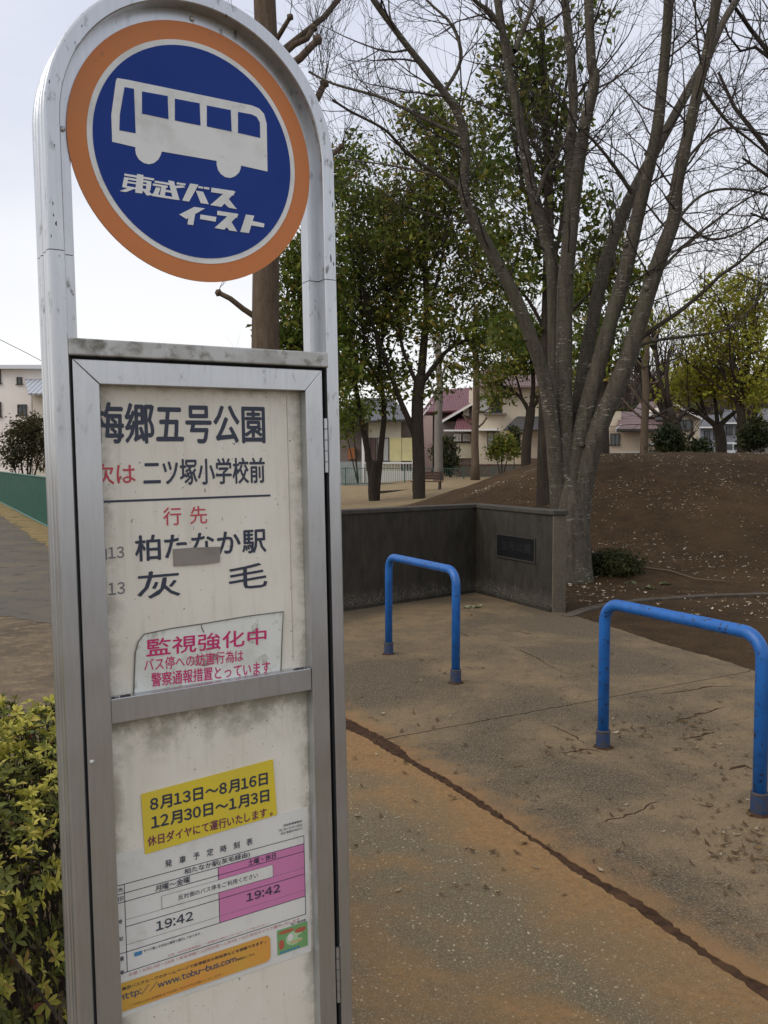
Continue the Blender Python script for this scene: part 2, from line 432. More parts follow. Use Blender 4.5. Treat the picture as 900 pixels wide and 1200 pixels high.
# outline traced on the sign, pixels at twice the photograph's size
body_px = [(275,183),(300,187),(590,247),(607,254),(619,267),(625,290),(627,402),(565,388)]
for (x, y) in [(564,395),(560,405),(551,413),(540,417),(528,415),(518,408),(511,398),(508,386)]: body_px.append((x, y))
body_px += [(508,377),(379,355)]
for (x, y) in [(377,363),(371,374),(361,382),(349,385),(337,382),(326,374),(319,362),(317,350)]: body_px.append((x, y))
body_px += [(318,345),(263,332),(261,268),(272,188)]
wins = [[(292,204),(314,208),(318,312),(280,305),(281,268)], [(333,214),(393,225),(395,279),(333,266)], [(410,231),(468,242),(470,294),(410,282)],
        [(485,247),(541,258),(543,308),(485,296)], [(558,262),(590,268),(602,274),(609,287),(610,323),(558,311)]]
mb = MB()
mb.prism([suv(x/2, y/2, YP) for x, y in body_px], (0, .0004, 0), 0)
for wn in wins: mb.prism([suv(x/2, y/2, YP - .0005) for x, y in wn], (0, .0003, 0), 1)
mb.build('bus_pictogram', [M['signwhite'], M['signblue']], rs)
# lettering on the disc, its heavy slanted strokes traced one by one (crop pixels, 4.5 to one)
strokes = [
 # first ideograph
 [(72,60),(228,86),(226,97),(70,71)], [(138,62),(172,68),(166,165),(128,161)],
 [(70,78),(205,100),(203,110),(68,89)], [(70,78),(92,82),(82,132),(60,128)], [(190,98),(214,102),(208,150),(184,147)],
 [(84,100),(192,117),(191,126),(83,109)], [(62,122),(205,146),(204,156),(60,132)], [(96,134),(128,139),(80,158),(46,152)], [(165,146),(196,150),(222,174),(190,176)],
 # second ideograph
 [(232,97),(330,113),(328,124),(230,108)], [(222,112),(300,125),(298,136),(220,123)], [(302,96),(332,101),(362,200),(328,196)], [(324,126),(378,122),(392,134),(334,138)], [(348,106),(394,113),(392,123),(346,116)],
 [(238,132),(262,136),(248,176),(220,172)], [(268,120),(292,124),(284,178),(258,176)], [(286,145),(324,151),(322,162),(284,156)], [(218,166),(330,184),(340,198),(216,178)],
 # BA
 [(418,112),(462,119),(412,208),(376,202)], [(448,150),(486,156),(516,222),(474,216)], [(462,126),(488,130),(486,140),(460,136)], [(492,130),(520,134),(518,145),(490,141)],
 # SU
 [(530,134),(650,152),(648,176),(528,158)], [(612,150),(658,156),(582,236),(524,226)], [(572,194),(610,180),(664,248),(622,240)],
 # I
 [(440,236),(496,244),(398,300),(360,276)], [(412,268),(446,262),(434,332),(404,328)],
 # bar
 [(472,276),(556,289),(552,314),(470,300)],
 # SU
 [(562,256),(668,272),(666,294),(560,278)], [(632,270),(674,276),(598,356),(546,347)], [(590,312),(626,300),(666,366),(624,360)],
 # TO
 [(712,276),(756,282),(728,374),(682,368)], [(738,308),(810,324),(806,344),(734,332)]]
mb = MB()
for i, s in enumerate(strokes):
    mb.prism([suv(130 + x/4.5, 190 + y/4.5, YP - .00002*i) for x, y in s], (0, .0003, 0))
mb.build('lettering', M['signwhite'], rs)
for (px, py) in [(73,151),(225,22),(361,206)]: screw(px, py, .0228, sign, .0042)
screw(377, 341, .035, sign, .003); screw(377, 373, .035, sign, .003)

# ---- writing on the board
y = BD - .0005
mb = MB()
cm = suv(147.7, 519.4, y); cp = suv(310.5, 518.4, y); ct = suv(310.5, 475.4, y)
pitch_u = (cp.x - cm.x + .004) / 5
lbx = cm.copy(); lbx.x -= pitch_u; zz = (cm.z + cp.z)/2; hh = ct.z - cp.z
text_into(mb, '梅郷五号公園', Vector((lbx.x, y, zz)), Vector((cp.x, y, zz)), Vector((cp.x, y, zz + hh)), y, 0, .020)
T(mb, '二ツ塚小学校前', (168.7,568.3), (310.5,566.8), (310.5,537.5), y, 0, .016)
a = suv(159, 567, y); ht = suv(159, 543, y).z - a.z
text_into(mb, '次は', Vector((a.x - ht*2.02, y, a.z)), a, Vector((a.x, y, a.z + ht)), y, 1, .010)
a = suv(108, 588, y); b = suv(317, 580.5, y); z = b.z; mb.face([Vector((a.x, y, z - .0016)), Vector((b.x, y, z - .0016)), Vector((b.x, y, z + .0016)), Vector((a.x, y, z + .0016))])
T(mb, '行 先', (191.7,615.7), (243,613.7), (243,593), y, 1, .006)
T(mb, '柏たなか駅', (159.2,657), (312,647.5), (312,620), y, 0, .020)
T(mb, '灰　毛', (161.4,701.5), (313.4,689), (313.4,660), y, 0, .012)
for (r, t) in (((145.7,654.6), (145.7,638.5)), ((146.6,697), (146.6,680))):
    a = suv(*r, y); h = suv(*t, y).z - a.z
    text_into(mb, '柏13', Vector((a.x - h*2.1, y, a.z)), a, Vector((a.x, y, a.z + h)), y, 2, .009)
mb.build('lettering', [M['navy'], M['red'], M['grey_ink']], board)
# a strip of clear tape down the right side of the board
mb = MB(); a = suv(336, 480, y); b = suv(345, 770, y); mb.box(a.x, a.x + .0009, BD - .0008, BD - .0002, HV - .5, HV - .07)
mb.build('tape_edge', mat('yellowed_tape_edge', (.48,.44,.34), .5), board)
mb = MB(); mb.prism([suv(px, py, y - .0012) for px, py in ((202.7,643.5),(222,642),(258.5,640.5),(257.6,659),(240,661.5),(203.6,663.8))], (0, .0006, 0))
mb.build('tape_patch', M['tape'], board)
# ---- peeling warning sticker
y = BD - .0016
mb = MB(); mb.prism([suv(px, py, y) for px, py in ((156.5,822),(157.5,790),(158.5,765),(162,752),(169,743),(200,736.5),(240,730.5),(290,722),(332,716.5),(330.5,750),(329,795))], (0, .001, 0))
st = mb.build('warning_sticker', M['sticker'], sign)
mb = MB(); y -= .0003
def T2(body, lb, rb, rt, m=0, bold=.012):
    T(mb, body, lb, rb, rt, y, m, bold, level=False)
T2('監視強化中', (171.9,770), (312,754.3), (312,735.3), 0, .016)
T2('バス停への妨害行為は', (169,787), (285,775), (285,761), 0, .010)
T2('警察通報措置とっています', (177.4,805), (316.3,789), (316.3,774), 0, .012)
mb.build('lettering', M['magenta'], st)
# curled dark rim of the sticker and a smear of dirt across its text
mb = MB(); rim = [suv(px, py, y - .0004) for px, py in ((156.5,822),(157.5,790),(158.5,765),(162,752),(169,743),(200,736.5),(240,730.5),(290,722),(332,716.5),(330.5,750),(329,795))]
mb.tube(rim, .0009, 5); 
mb.tube([suv(236, 731, y - .0004), suv(236.5, 736, y - .0004), suv(239, 741, y - .0004)], .0007, 5)
mb.build('curled_edge', mat('grimy_sticker_edge', (.13,.12,.085), .7), st)
mb = MB(); mb.face([suv(px, py, y + .0001) for px, py in ((222,772),(232,768),(252,766),(261,770),(256,776),(240,781),(226,779))])
mb.build('smear', mat('sticker_smear', (.25,.215,.19), .7, 0, [(60, (.5,.45,.4), .45, .6)]), st)
# ---- yellow notice
y = BD - .0018
def quad(mb, pts, yy, th=.0006, m=0): mb.prism([suv(px, py, yy) for px, py in pts], (0, th, 0), m)
mb = MB(); quad(mb, ((165.3,931),(320,889.7),(324.7,955),(170,1001.4)), y, .0012)
yn = mb.build('holiday_notice', M['yellow'], sign)
mb = MB(); y -= .0003
T(mb, '8月13日～8月16日', (176.4,952), (313.6,918), (313.6,904), y, 0, .034)
T(mb, '12月30日～1月3日', (177.8,972.5), (315.3,938.5), (315.3,924.5), y, 0, .034)
T(mb, '休日ダイヤにて運行いたします。', (173.3,993.5), (319.4,954.5), (319.4,943.5), y, 1, .022)
mb.build('lettering', [M['navy'], M['purple']], yn)
# ---- timetable sheet
y = BD - .0008
mb = MB()
A1, A2, A3, A4 = suv(150, 999, y), suv(361, 945, y), suv(366, 1116, y), suv(152, 1187, y)
zt, zb = A2.z, (A3.z + A4.z)/2; xl, xr = DIL - W/2 - .012, A2.x - .0005
mb.box(xl, xr, y, y + .0005, zb, zt)
tt = mb.build('timetable', M['paper'], sign)
mb = MB(); y2 = y - .0003
c1 = lambda x, yy: (130 + x/7.5, 980 + yy/7.5)        # left crop
c2 = lambda x, yy: (240 + x/6.923, 950 + yy/6.923)    # right crop
c3 = lambda x, yy: (130 + x/7.5, 1070 + yy/7.5)
c4 = lambda x, yy: (240 + x/6.923, 1050 + yy/6.923)
zl = lambda *p: sum(suv(*q, y2).z for q in p) / len(p)
xx = lambda *p: sum(suv(*q, y2).x for q in p) / len(p)
rows = dict(a=zl(c1(110,440), c2(800,190)), b=zl(c1(118,517), c2(800,255)), c=zl(c1(120,592), c2(800,318)), d=zl(c1(135,745), c2(803,455)),
            e=zl(c1(130,815), c2(805,500)), g=zl(c3(140,295), c2(800,635)), h=zl(c3(145,355), c2(812,682)), k=zl(c3(150,530), c2(822,825)))
xv1 = xx(c1(112,450), c3(135,200), c3(148,520)); xv2 = xx(c2(107,460), c2(122,890)); xv3 = xx(c2(800,200), c2(822,825))
def hl(z, x0, x1, th=.00055, m=0): mb.face([Vector((x0, y2, z - th)), Vector((x1, y2, z - th)), Vector((x1, y2, z + th)), Vector((x0, y2, z + th))], m)
def vl(x, z0, z1, th=.00055, m=0): mb.face([Vector((x - th, y2, z0)), Vector((x + th, y2, z0)), Vector((x + th, y2, z1)), Vector((x - th, y2, z1))], m)
mb.face([Vector((xv2, y2 + .0001, rows['h'])), Vector((xv3, y2 + .0001, rows['h'])), Vector((xv3, y2 + .0001, rows['b'])), Vector((xv2, y2 + .0001, rows['b']))], 2)
for r in 'abchk': hl(rows[r], xl + .004, xv3)
hl(rows['e'], xv1, xv3); hl(rows['d'], xv1, xv3, .0003, 1); hl(rows['g'], xv1, xv3, .0003, 1)
vl(xv1, rows['k'], rows['a']); vl(xv3, rows['k'], rows['a']); vl(xv2, rows['h'], rows['b'])
# stuck-on white strip
s0, s1 = suv(*c1(445,535), y2), suv(*c2(550,425), y2); sz0, sz1 = zl(c1(445,655), c2(555,520)), zl(c1(445,535), c2(550,428))
y3 = y2 - .0004
mb.box(s0.x, s1.x, y3, y3 + .0002, sz0, sz1, 3)
y2 = y3 - .0002
for z_ in (sz0, sz1): hl(z_, s0.x, s1.x, .0003, 1)
for x_ in (s0.x, s1.x): vl(x_, sz0, sz1, .0003, 1)
def TT(body, lb, rb, rt, m=0, bold=.008): T(mb, body, lb, rb, rt, y2, m, bold)
TT('発　車　予　定　時　刻　表', c1(478,283), c2(388,268), c2(388,212), 0, .012)
def row_text(body, xa, xb, lo, hi, m, bold, f0=.16, f1=.90):
    z0, z1 = rows[lo], rows[hi]; text_into(mb, body, Vector((xa, y2, z0 + (z1-z0)*f0)), Vector((xb, y2, z0 + (z1-z0)*f0)), Vector((xb, y2, z0 + (z1-z0)*f1)), y2, m, bold)
X_ = lambda p: suv(*p, y2).x
row_text('柏たなか駅(灰毛経由)', X_(c1(648,335)), X_(c2(366,350)), 'b', 'a', 0, .012)
row_text('月曜～金曜', X_(c1(392,480)), X_(c1(694,380)), 'c', 'b', 0, .012)
row_text('土曜・休日', X_(c2(352,400)), X_(c2(575,350)), 'c', 'b', 0, .012)
TT('反対側のバス停をご利用ください', c1(592,565), c2(430,540), c2(430,500), 0, .010)
TT('19:42', c1(398,830), c1(722,738), c1(722,660), 0, .022)
TT('19:42', c2(340,735), c2(612,660), c2(612,597), 0, .022)
for (b_, z0_, z1_) in (('行先', 'b', 'a'), ('曜日', 'c', 'b')):
    za, zb_ = rows[z0_] + .0035, rows[z1_] - .0035; hgt = zb_ - za
    text_into(mb, b_, Vector((xv1 - .0022 - 2.0*hgt, y2, za)), Vector((xv1 - .0022, y2, za)), Vector((xv1 - .0022, y2, zb_)), y2, 0, .01)
for b_, p in (('時', c1(72,775)), ('刻', c3(78,250)), ('備', c3(85,425)), ('考', c3(90,545))):
    q = suv(*p, y2); hgt = .0068; text_into(mb, b_, Vector((q.x - .002, y2, q.z)), Vector((q.x + hgt - .002, y2, q.z)), Vector((q.x + hgt - .002, y2, q.z + hgt)), y2, 0, .01)
T(mb, '西柏営業事務所', c2(640,128), c2(790,92), c2(790,75), y2, 0, .012)
T(mb, 'TEL 04-7140-4971', c2(598,165), c2(790,127), c2(790,112), y2, 0, .012)
T(mb, '改正 実施年月日より', c2(618,192), c2(790,155), c2(790,138), y2, 0, .012)
# notes under the table: blue chip and red small print
a, b, c = suv(*c3(207,380), y2), suv(*c3(275,362), y2), suv(*c3(275,328), y2)
mb.face([Vector((a.x, y2, b.z)), Vector((b.x, y2, b.z)), Vector((b.x, y2, c.z)), Vector((a.x, y2, c.z))], 4)
TT('すべて車いす対応の車両で運行しております。', c3(288,348), c3(802,185), c3(802,162), 0, .010)
TT('お盆・年末年始期間は、一部運休の便がございます。ご了承ください。', c3(500,388), c4(525,222), c4(525,208), 5, .006)
TT('お盆（8月13日～16日）年末年始（12月30日～1月3日）は土休日ダイヤで運行いたします', c3(160,568), c4(770,190), c4(770,165), 5, .006)
# little picture at the right: plain patches of green, red and white
q0, q1 = suv(*c4(592,478), y2), suv(*c4(836,405), y2); qt = suv(*c4(580,285), y2).z
zb0 = (q0.z + q1.z)/2; x0, x1 = q0.x, q1.x
mb.box(x0, x1, y2, y2 + .0001, zb0, qt, 6)
ww, hh2 = x1 - x0, qt - zb0
def patch(fx, fz, rx, rz, m, dy, k=14):
    mb.face([Vector((x0 + ww*fx + ww*rx*math.cos(6.283*i/k), y2 - dy, zb0 + hh2*fz + hh2*rz*math.sin(6.283*i/k))) for i in range(k)], m)
patch(.55, .5, .28, .28, 7, .0001); patch(.3, .86, .26, .07, 8, .0002); patch(.76, .74, .20, .10, 8, .00022); patch(.13, .38, .09, .20, 8, .00021); patch(.42, .56, .09, .15, 3, .0003); patch(.62, .34, .22, .06, 9, .00031); patch(.8, .5, .14, .08, 6, .00032)
for i in range(6): patch(.12 + .11*i, .07, .045, .05, 4, .0003)
T(mb, '楽しい毎日応援', c4(702,235), c4(818,205), c4(818,188), y2, 0, .016)
mats_tt = [M['navy'], M['grey_ink'], M['pink'], M['paper'], mat('blue_chip', (.05,.22,.42), .5), M['faded_red'], mat('leaf_green_print', (.17,.36,.14), .5), mat('pale_green_print', (.42,.58,.36), .5), mat('brick_red_print', (.45,.11,.07), .5), mat('tan_print', (.52,.42,.2), .5)]
mb.build('printed_table', mats_tt, tt)
# orange web address banner
y = y2 - .0006
mb = MB(); Zb = lambda *p: sum(suv(*q, y).z for q in p)/len(p)
zt_, zb_ = Zb(c3(80,635), c4(500,312)), Zb(c3(80,885), c4(515,525)); xr_ = suv(*c4(533,420), y).x; rr = .009
P = [Vector((xl, y, zb_)), Vector((xr_ - rr, y, zb_))] + [Vector((xr_ - rr + rr*math.sin(math.radians(a)), y, zb_ + rr - rr*math.cos(math.radians(a)))) for a in range(15, 91, 15)] \
  + [Vector((xr_ - rr + rr*math.cos(math.radians(a)), y, zt_ - rr + rr*math.sin(math.radians(a)))) for a in range(0, 91, 15)] + [Vector((xl, y, zt_))]
mb.prism(P, (0, .0003, 0)); bn = mb.build('web_banner', M['bannerorange'], tt)
# writing on the banner (one more mesh under the timetable)
mb = MB(); y -= .0002
T(mb, '東武バスグループのホームページで各停留所の時刻表などを検索できます。', c3(98,695), c4(496,372), c4(496,347), y, 0, .02)
T(mb, 'http://www.tobu-bus.com', c3(82,795), c4(256,535), c4(256,470), y, 1, .03)
T(mb, '検索はこちら', c4(262,525), c4(402,480), c4(402,462), y, 0, .01)
T(mb, 'ご不明な点は営業所までお問い合わせをお願いいたします。', c3(165,838), c4(150,632), c4(150,612), y, 2, .008)
mb.build('banner_lettering', [M['navy'], mat('grey_blue_lettering', (.075,.09,.12), .5), mat('brown_lettering', (.34,.15,.05), .5)], tt)
# ------------------------------------------------------------------ ground
def sst(x, a, b):
    t = min(1, max(0, (x - a) / (b - a))); return t*t*(3 - 2*t)
def hz_ground(x, y):
    m = 1.74 * sst(y, 10.5, 18) * sst(x, -1.6, 5.2) * (1 - .75*sst(y, 21, 32))
    p = 1.75 * sst(x, 10.5, 17) * sst(y, 28, 46)
    h = max(m, p) + .35*min(m, p)*0
    return h
def ground_z(x, y):
    h = hz_ground(x, y)
    a = sst(y, 9.4, 11) * sst(x, -2.5, 2) * (1 if y < 40 else .3)
    if a > 0:
        n = mnoise.noise(Vector((x*.8, y*.8, 0)))*.035 + mnoise.noise(Vector((x*3, y*3, 5)))*.026 + mnoise.noise(Vector((x*9, y*9, 9)))*.014
        h += n*a
    return h
def grade(lo, hi, a, b, fine, coarse):
    xs = []; x = lo
    while x < hi:
        xs.append(x); d = 0 if a <= x <= b else min(abs(x - a), abs(x - b))
        x += fine + min(coarse, d*.16)
    xs.append(hi); return xs
gx = grade(-900, 900, -1.5, 11, .11, 90); gy = grade(-60, 1500, 8.5, 24, .11, 120)
V = np.array([(x, y, ground_z(x, y)) for y in gy for x in gx], dtype=np.float32)
nx, ny = len(gx), len(gy)
ii = np.arange((nx-1)*(ny-1)); r_, c_ = ii // (nx-1), ii % (nx-1); b0 = r_*nx + c_
F = np.stack([b0, b0+1, b0+nx+1, b0+nx], 1)
def ground_mat():
    m, t, b, v = newmat('leaf_mould_and_dry_grass')
    big = _noise(t, v, .55, 5, .6); mid = _noise(t, v, 4, 6, .7); fine = _noise(t, v, 38, 6, .75)
    mulch = _mix(t, _step(t, mid, .35, .68), (0.050,0.029,0.012), (0.108,0.060,0.025))
    mulch = _mix(t, _step(t, fine, .42, .62), mulch, (0.025,0.016,0.007))
    mulch = _mix(t, _math(t, 'MULTIPLY', _step(t, big, .45, .65), .5), mulch, (0.114,0.070,0.032))
    vor = N(t, 'ShaderNodeTexVoronoi'); vor.inputs['Scale'].default_value = 22; t.links.new(scaled(t, v, (1, .55, 1)), vor.inputs['Vector'])
    chip = _math(t, 'MULTIPLY', _math(t, 'SUBTRACT', 1, _step(t, vor.outputs['Distance'], .10, .16)), _step(t, _noise(t, v, 9, 3), .52, .6))
    mulch = _mix(t, _math(t, 'MULTIPLY', chip, .55), mulch, (0.306,0.203,0.102))
    grass = _mix(t, _step(t, _noise(t, v, 1.3, 6, .7), .35, .7), (.34,.25,.14), (.22,.165,.095))
    grass = _mix(t, _step(t, fine, .5, .7), grass, (0.150,0.113,0.048))
    sep = N(t, 'ShaderNodeSeparateXYZ'); t.links.new(v, sep.inputs[0])
    far = _step(t, sep.outputs['Y'], 24, 30); low = _math(t, 'SUBTRACT', 1, _step(t, sep.outputs['Z'], .35, .9))
    fac = _math(t, 'MULTIPLY', far, low)
    col = _mix(t, fac, mulch, grass)
    t.links.new(col, b.inputs['Base Color']); b.inputs['Roughness'].default_value = .95; b.inputs['Specular IOR Level'].default_value = .15
    bump(t, b, _math(t, 'ADD', _noise(t, v, 48, 6, .75), _math(t, 'MULTIPLY', _noise(t, v, 9, 6, .7), 2.5)), .9, .035)
    return m
g = fastmesh('ground', V, F, ground_mat()); tag(g, kind='structure')
g.data.polygons.foreach_set('use_smooth', [True]*len(g.data.polygons))

# ---- paved sheets: worn foreground asphalt, pale entrance slabs beyond the crack
def rough_line(pts, step, amp, seed, two=False):
    rr = random.Random(seed); out = []
    for a, b in zip(pts[:-1], pts[1:]):
        a, b = Vector(a), Vector(b); n = max(1, int((b-a).length/step)); d = (b-a).normalized(); nrm = Vector((-d.y, d.x, 0))
        for i in range(n):
            out.append(a.lerp(b, i/n) + nrm*rr.uniform(-amp, amp))
    out.append(Vector(pts[-1])); return out
crack_px = [(380,832),(408,850),(432,862),(460,878),(480,893),(520,916),(560,942),(600,969),(640,996),(700,1036),(740,1058),(780,1086),(820,1116),(860,1141),(900,1166),(960,1206)]
crack = [gp(*p) for p in crack_px]
# carry the crack on at both ends
d0 = (crack[0]-crack[3]).normalized(); d1 = (crack[-1]-crack[-4]).normalized()
crack = [crack[0] + d0*k for k in (1.2,)] + crack + [crack[-1] + d1*3]
def offset_line(L_, w_, seed, amp=.012):
    rr = random.Random(seed); out = []
    for i, p in enumerate(L_):
        d = (L_[min(i+1,len(L_)-1)] - L_[max(i-1,0)]).normalized(); nrm = Vector((-d.y, d.x, 0))
        ww = w_(i) if callable(w_) else w_
        out.append(p + nrm*(ww))
    L2 = rough_line(out, .018, amp*.55, seed)
    return [p + Vector((0, .014*mnoise.noise(p*4 + Vector((seed,0,0))) + .012*mnoise.noise(p*14), 0)) for p in L2]
def cw(i):
    return .022 + .008*math.sin(i*1.3) + (.040 if i in (2,3,4) else 0) + .006*(i > 9)
near = offset_line(crack, lambda i: -cw(i), 3); far_ = offset_line(crack, lambda i: cw(i)*.8, 4)
TH = .010
def sheet(name, poly, m, z=TH):
    mb = MB(); P = [Vector((p.x, p.y, z)) for p in poly]; mb.prism(P, (0, 0, -z - .02), 0)
    o = mb.build(name, m); tag(o, kind='structure'); return o
def asphalt_mat():
    m, t, b, v = newmat('soil_stained_asphalt')
    vor = N(t, 'ShaderNodeTexVoronoi'); vor.inputs['Scale'].default_value = 150; t.links.new(v, vor.inputs['Vector'])
    vor2 = N(t, 'ShaderNodeTexVoronoi'); vor2.inputs['Scale'].default_value = 62; t.links.new(v, vor2.inputs['Vector'])
    fine = _noise(t, v, 120, 5, .7)
    col = _mix(t, _step(t, fine, .3, .7), (0.099,0.075,0.043), (0.214,0.167,0.097))
    wn = N(t, 'ShaderNodeTexWhiteNoise'); t.links.new(vor.outputs['Position'], wn.inputs['Vector'])
    chip = _math(t, 'MULTIPLY', _math(t, 'SUBTRACT', 1, _step(t, vor.outputs['Distance'], .28, .42)), _step(t, wn.outputs['Value'], .55, .62))
    col = _mix(t, _math(t, 'MULTIPLY', chip, .95), col, (0.411,0.352,0.227))
    wn2 = N(t, 'ShaderNodeTexWhiteNoise'); t.links.new(vor2.outputs['Position'], wn2.inputs['Vector'])
    chip2 = _math(t, 'MULTIPLY', _math(t, 'SUBTRACT', 1, _step(t, vor2.outputs['Distance'], .2, .32)), _step(t, wn2.outputs['Value'], .82, .84))
    col = _mix(t, _math(t, 'MULTIPLY', chip2, .8), col, (0.564,0.474,0.306))
    soil = _mix(t, _step(t, _noise(t, v, 45, 5, .7), .3, .7), (0.205,0.112,0.043), (0.342,0.193,0.075))
    big = _noise(t, scaled(t, v, (1, 1, 1)), 1.15, 6, .62, .5)
    sf = _step(t, big, .48, .62)
    # soil washed along the crack edge
    sep = N(t, 'ShaderNodeSeparateXYZ'); t.links.new(v, sep.inputs[0])
    p, q = crack[2], crack[-2]; d = (q-p).normalized(); nrm = Vector((-d.y, d.x, 0)); k = nrm.dot(p)
    dist = _math(t, 'ABSOLUTE', _math(t, 'SUBTRACT', _math(t, 'ADD', _math(t, 'MULTIPLY', sep.outputs['X'], nrm.x), _math(t, 'MULTIPLY', sep.outputs['Y'], nrm.y)), k))
    wash = _math(t, 'SUBTRACT', 1, _step(t, _math(t, 'ADD', dist, _math(t, 'MULTIPLY', _math(t, 'SUBTRACT', big, .5), 1.0)), .08, .36))
    s = _math(t, 'MAXIMUM', _math(t, 'MULTIPLY', sf, .75), _math(t, 'MULTIPLY', wash, .85))
    s = _math(t, 'MULTIPLY', s, _math(t, 'SUBTRACT', 1, _math(t, 'MULTIPLY', chip, .5)))
    col = _mix(t, s, col, soil)
    t.links.new(col, b.inputs['Base Color']); b.inputs['Roughness'].default_value = .9; b.inputs['Specular IOR Level'].default_value = .2
    bump(t, b, _math(t, 'ADD', fine, _math(t, 'MULTIPLY', chip, .6)), .9, .010)
    return m
def slab_mat():
    m, t, b, v = newmat('dirty_concrete_paving')
    fine = _noise(t, v, 90, 6, .7); big = _noise(t, v, .9, 6, .6, .4); mid = _noise(t, v, 5, 6, .65)
    col = _mix(t, _step(t, big, .43, .58), (0.068,0.051,0.031), (0.175,0.121,0.062))
    col = _mix(t, _math(t, 'MULTIPLY', _step(t, mid, .45, .7), .6), col, (0.053,0.040,0.024))
    col = _mix(t, _math(t, 'MULTIPLY', _step(t, fine, .42, .62), .55), col, (0.227,0.176,0.112))
    vor = N(t, 'ShaderNodeTexVoronoi'); vor.inputs['Scale'].default_value = 130; t.links.new(v, vor.inputs['Vector'])
    wn = N(t, 'ShaderNodeTexWhiteNoise'); t.links.new(vor.outputs['Position'], wn.inputs['Vector'])
    chip = _math(t, 'MULTIPLY', _math(t, 'SUBTRACT', 1, _step(t, vor.outputs['Distance'], .25, .4)), _step(t, wn.outputs['Value'], .72, .78))
    col = _mix(t, _math(t, 'MULTIPLY', chip, .85), col, (0.310,0.246,0.162))
    dark = _noise(t, scaled(t, v, (1, 1, 1)), 16, 6, .75, 1.0)
    col = _mix(t, _math(t, 'MULTIPLY', _step(t, dark, .57, .68), .85), col, (0.046,0.029,0.017))
    sep = N(t, 'ShaderNodeSeparateXYZ'); t.links.new(v, sep.inputs[0])
    p, q = crack[2], crack[-2]; d = (q-p).normalized(); nrm = Vector((-d.y, d.x, 0)); k = nrm.dot(p)
    dist = _math(t, 'ABSOLUTE', _math(t, 'SUBTRACT', _math(t, 'ADD', _math(t, 'MULTIPLY', sep.outputs['X'], nrm.x), _math(t, 'MULTIPLY', sep.outputs['Y'], nrm.y)), k))
    wash = _math(t, 'SUBTRACT', 1, _step(t, _math(t, 'ADD', dist, _math(t, 'MULTIPLY', _math(t, 'SUBTRACT', mid, .5), .5)), .04, .24))
    col = _mix(t, _math(t, 'MULTIPLY', wash, .8), col, (0.233,0.132,0.056))
    t.links.new(col, b.inputs['Base Color']); b.inputs['Roughness'].default_value = .9; b.inputs['Specular IOR Level'].default_value = .2
    bump(t, b, _math(t, 'ADD', fine, mid), .6, .010)
    return m
# foreground: everything on the camera's side of the crack
P = list(near) + [Vector((9, -3, 0)), Vector((-3.2, -3, 0)), Vector((-3.2, 3.6, 0)), Vector((-1.6, 5.0, 0))]
sheet('sidewalk', P, asphalt_mat())
# entrance slabs, split along the joint from the crack to the planting bed
j0, j1 = gp(462, 866), gp(880, 788)
edge_px = [(662,719),(720,737),(780,757),(840,773),(880,786),(930,801),(1010,832)]
edge = rough_line([gp(*p) for p in edge_px], .05, .012, 9)
ej = min(range(len(edge)), key=lambda i: (edge[i]-gp(880,786)).length)
cj = min(range(len(far_)), key=lambda i: (far_[i]-j0).length)
jn = rough_line([j0, j1], .04, .006, 12)[1:-1]
gap = Vector((0, .007, 0))
sm = slab_mat()
wall_pts = [gp(300,732), gp(404,716), gp(557,695), gp(648,719)]
backP = [wall_pts[0] + Vector((0,.05,0)), wall_pts[1] + Vector((0,.05,0)), wall_pts[2] + Vector((0,.05,0)), wall_pts[3] + Vector((.02,.05,0))]
P1 = far_[:cj+1] + [p + gap for p in jn] + [edge[ej] + gap] + edge[:ej][::-1] + backP[::-1] + [Vector((-2.2, 6.6, 0))]
P2 = [p - gap for p in jn] + [edge[ej] - gap] + edge[ej+1:] + [Vector((5.5, 4.2, 0)), Vector((6.5, 1.0, 0))] + far_[cj+1:][::-1]
sheet('paving', P1, sm); sheet('paving', P2, sm)
crk = mat('crack_soil', (.055,.030,.017), .95, 0, [(30, (.03,.017,.010), .45, .65), (6, (.09,.05,.026), .5, .7)], (70, .6, .01), .1)
sheet('crack_soil', [p + Vector((0,-.03,0)) for p in near] + [p + Vector((0,.03,0)) for p in far_[::-1]], crk, .0065)
# dirt lying in hairline cracks of the slabs
def streak(px, w_, seed):
    rr = random.Random(seed); L_ = rough_line([gp(*p) for p in px], .035, .012, seed); n = len(L_); A_ = []; B_ = []
    for i, p in enumerate(L_):
        d = (L_[min(i+1, n-1)] - L_[max(i-1, 0)]).normalized(); nn = Vector((-d.y, d.x, 0)); t = max(.05, math.sin(math.pi*i/(n-1)))*w_*rr.uniform(.3, 1.2)
        A_.append(Vector((p.x, p.y, TH + .0015)) + nn*t); B_.append(Vector((p.x, p.y, TH + .0015)) - nn*t)
    mb = MB(); mb.add(A_ + B_, [(i, i+1, n+i+1, n+i) for i in range(n-1)]); tag(mb.build('dirt_streak', crk), kind='structure')
streak([(770,816),(800,812),(835,806),(868,806)], .010, 61); streak([(775,852),(800,845),(830,836),(850,830)], .012, 62); streak([(700,968),(735,958),(775,940)], .007, 63)
streak([(596,758),(628,772),(660,790)], .007, 64); streak([(640,850),(668,862),(690,876)], .006, 65); streak([(790,868),(815,866),(838,860)], .012, 66); streak([(600,740),(625,745)], .006, 67)
streak([(855,905),(872,900),(890,905)], .014, 68); streak([(815,945),(838,948)], .009, 69); streak([(655,885),(690,880),(705,884)], .010, 70)
